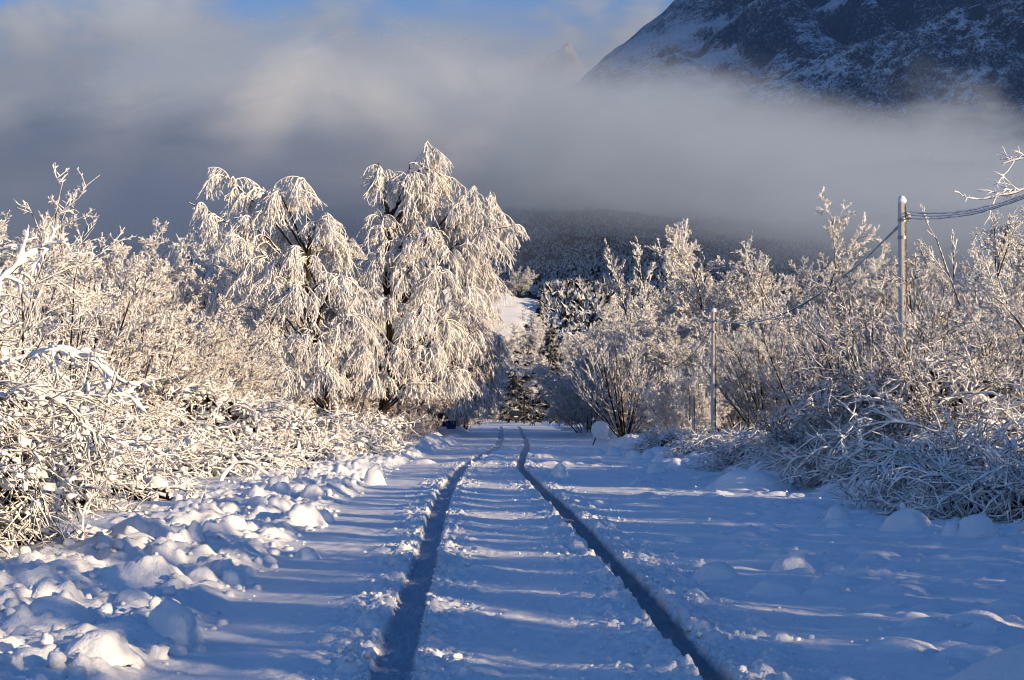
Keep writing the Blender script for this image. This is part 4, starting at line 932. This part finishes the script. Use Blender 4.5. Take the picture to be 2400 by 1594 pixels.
B = Bag(); tubes(B, np.stack([np.linspace(-.02, 1.45, 20), np.zeros(20), np.full(20, zt+.04)], -1)[None], np.full((1, 20), .05)*(1+.2*rp.normal(size=(1, 20))), 8, rp); link('snow_cover', B.mesh('snow_cover', M_snow), t)
# parked car seen from behind
d = 226; x = wx(1185, d); zb = wz(972, d)
t = thing('parked_car', 'small dark car with snow on its roof parked under the firs', 'car', (x, d, zb), R_(8))
M_paint = plain('black_paint', (.008, .008, .010), .3, .5); M_glass = plain('dark_glass', (.02, .025, .03), .12, .6); M_tyre = plain('tyre_rubber', (.012, .012, .012), .9); M_lamp = plain('tail_lamp', (.07, .006, .006), .3, .5)
prof = [(-1.9, .32), (-1.95, .62), (-1.86, .92), (-1.62, 1.40), (-1.2, 1.50), (.2, 1.48), (.85, 1.02), (1.75, .86), (1.95, .62), (1.92, .30)]   # (y, z): rear to front
hwid = lambda z: .86 if z < .95 else .86-.24*(z-.95)/.55
V = [(s*hwid(z), y, z) for s in (-1, 1) for (y, z) in prof]; n = len(prof)
Fq = [list(range(n)), [2*n-1-i for i in range(n)]]+[[i, n+i, n+(i+1) % n, (i+1) % n] for i in range(n)]
me = bpy.data.meshes.new('body'); me.from_pydata(V, [], [f[::-1] for f in Fq]); me.materials.append(M_paint); me.update()
ob = link('body', me, t); bv = ob.modifiers.new('b', 'BEVEL'); bv.width = .06; bv.segments = 3
B = Bag(); a0 = np.array(V[2]); 
def quad(B, p): B.add(np.array(p, float), np.array([[0, 1, 2, 3]]))
quad(B, [(-.74, -1.868, .96), (.74, -1.868, .96), (.62, -1.66, 1.36), (-.62, -1.66, 1.36)]); link('rear_window', B.mesh('rear_window', M_glass, False), t)
for s in (-1, 1):
    B = Bag(); quad(B, [(s*.862, -1.5, .98), (s*.862, .55, .98), (s*.775, .1, 1.40), (s*.775, -1.3, 1.40)]); link('side_window', B.mesh('side_window', M_glass, False), t)
    B = Bag(); box_bag(B, s*.74-.09, s*.74+.09, -1.972, -1.90, .66, .84); link('tail_lamp', B.mesh('tail_lamp', M_lamp, False), t)
    for y in (-1.25, 1.25):
        B = Bag(); tubes(B, np.array([[[s*.70, y, .30], [s*.72, y, .30], [s*.86, y, .30], [s*.88, y, .30]]]), np.array([[.22, .30, .30, .22]]), 18, rp); link('wheel', B.mesh('wheel', M_tyre), t)
B = Bag(); box_bag(B, -.8, .8, -2.0, -1.93, .36, .52); link('bumper', B.mesh('bumper', M_dark, False), t)
B = Bag(); box_bag(B, -.26, .26, -1.985, -1.955, .60, .70); link('number_plate', B.mesh('number_plate', M_plate, False), t)
B = Bag(); v, f = ICO2; B.add(v*np.array([.60, .85, .09])*(1+.04*rp.normal(size=(len(v), 1)))+np.array([0, -.5, 1.52]), f); link('roof_snow', B.mesh('roof_snow', M_snow), t)
# ------------------------------------------------------------------ light, sky, camera
w = bpy.data.worlds.new('World'); scene.world = w; w.use_nodes = True
nt = w.node_tree; nt.nodes.clear()
out = nt.nodes.new('ShaderNodeOutputWorld'); bgd = nt.nodes.new('ShaderNodeBackground')
sky = nt.nodes.new('ShaderNodeTexSky'); sky.sky_type = 'NISHITA'; sky.sun_disc = False
sky.sun_elevation = SUN_EL; sky.sun_rotation = SUN_AZ
sky.altitude = 600; sky.air_density = 1.0; sky.dust_density = .3; sky.ozone_density = 3.0
tc = nd(nt, 'ShaderNodeTexCoord'); sx = nd(nt, 'ShaderNodeSeparateXYZ'); nt.links.new(tc.outputs['Generated'], sx.inputs[0])
mp = nd(nt, 'ShaderNodeMapping'); mp.inputs['Scale'].default_value = (9, 9, 15); mp.inputs['Location'].default_value = (.6, 0, 1.35)
nt.links.new(tc.outputs['Generated'], mp.inputs[0])
nz = nd(nt, 'ShaderNodeTexNoise', Scale=1.25, Detail=7.0, Roughness=.5); nt.links.new(mp.outputs[0], nz.inputs['Vector'])
cl = maprange(nt, nz.outputs['Fac'], .40, .60)
band = maprange(nt, sx.outputs['Z'], .30, .14, 0, 1)              # more cloud toward the horizon
cl2 = mth(nt, 'MAXIMUM', mth(nt, 'MULTIPLY', mth(nt, 'ADD', mth(nt, 'MULTIPLY', band, .5), .7), cl, True), .35)
lowf = maprange(nt, sx.outputs['Z'], .27, .15, 0, .85)
cl3 = mth(nt, 'MAXIMUM', cl2, mth(nt, 'MULTIPLY', lowf, .6))
sc_ = nd(nt, 'ShaderNodeVectorMath'); sc_.operation = 'SCALE'; sc_.inputs['Scale'].default_value = 1.0
tint = mixc(nt, 1.0, (1, 1, 1), (1, 1, 1)); tn = tint.node; tn.blend_type = 'MULTIPLY'
nt.links.new(sky.outputs[0], tn.inputs[6]); tn.inputs[7].default_value = (.52, .93, 1.34, 1)
cc = mixc(nt, maprange(nt, nz.outputs['Fac'], .42, .72), (1.9, 2.2, 2.8), (3.9, 3.85, 3.9))
north = maprange(nt, sx.outputs['Z'], .55, .30, 0, 1)
col = mixc(nt, mth(nt, 'MULTIPLY', cl3, north), tint, cc)
nt.links.new(col, bgd.inputs[0]); bgd.inputs[1].default_value = .145
nt.links.new(bgd.outputs[0], out.inputs[0])
L = bpy.data.lights.new('sun', 'SUN'); L.energy = 6.8; L.angle = R_(.5); L.color = (1.0, .745, .455)
lo = bpy.data.objects.new('sun', L); C.objects.link(lo)
from mathutils import Vector
lo.rotation_euler = Vector(SUN).to_track_quat('Z', 'Y').to_euler()
cam = bpy.data.cameras.new('camera'); co = bpy.data.objects.new('camera', cam); C.objects.link(co)
co.location = (0, 0, CAMZ); co.rotation_euler = (R_(90), 0, 0)
cam.sensor_width = 36; cam.lens = 36*F_PX/2361
cam.shift_y = (HY-784)/2361
cam.clip_start = .1; cam.clip_end = 12000
cam.dof.use_dof = True; cam.dof.focus_distance = 30; cam.dof.aperture_fstop = 11
scene.camera = co
scene.view_settings.view_transform = 'Standard'; scene.view_settings.look = 'None'
scene.view_settings.exposure = 0; scene.view_settings.gamma = 1
scene.render.engine = 'CYCLES'
cy = scene.cycles
cy.max_bounces = 6; cy.diffuse_bounces = 2; cy.glossy_bounces = 2; cy.transmission_bounces = 2; cy.transparent_max_bounces = 24
cy.use_denoising = True; cy.denoiser = 'OPENIMAGEDENOISE'
cy.sample_clamp_indirect = 6; cy.filter_width = 1.05
scene.render.use_persistent_data = False
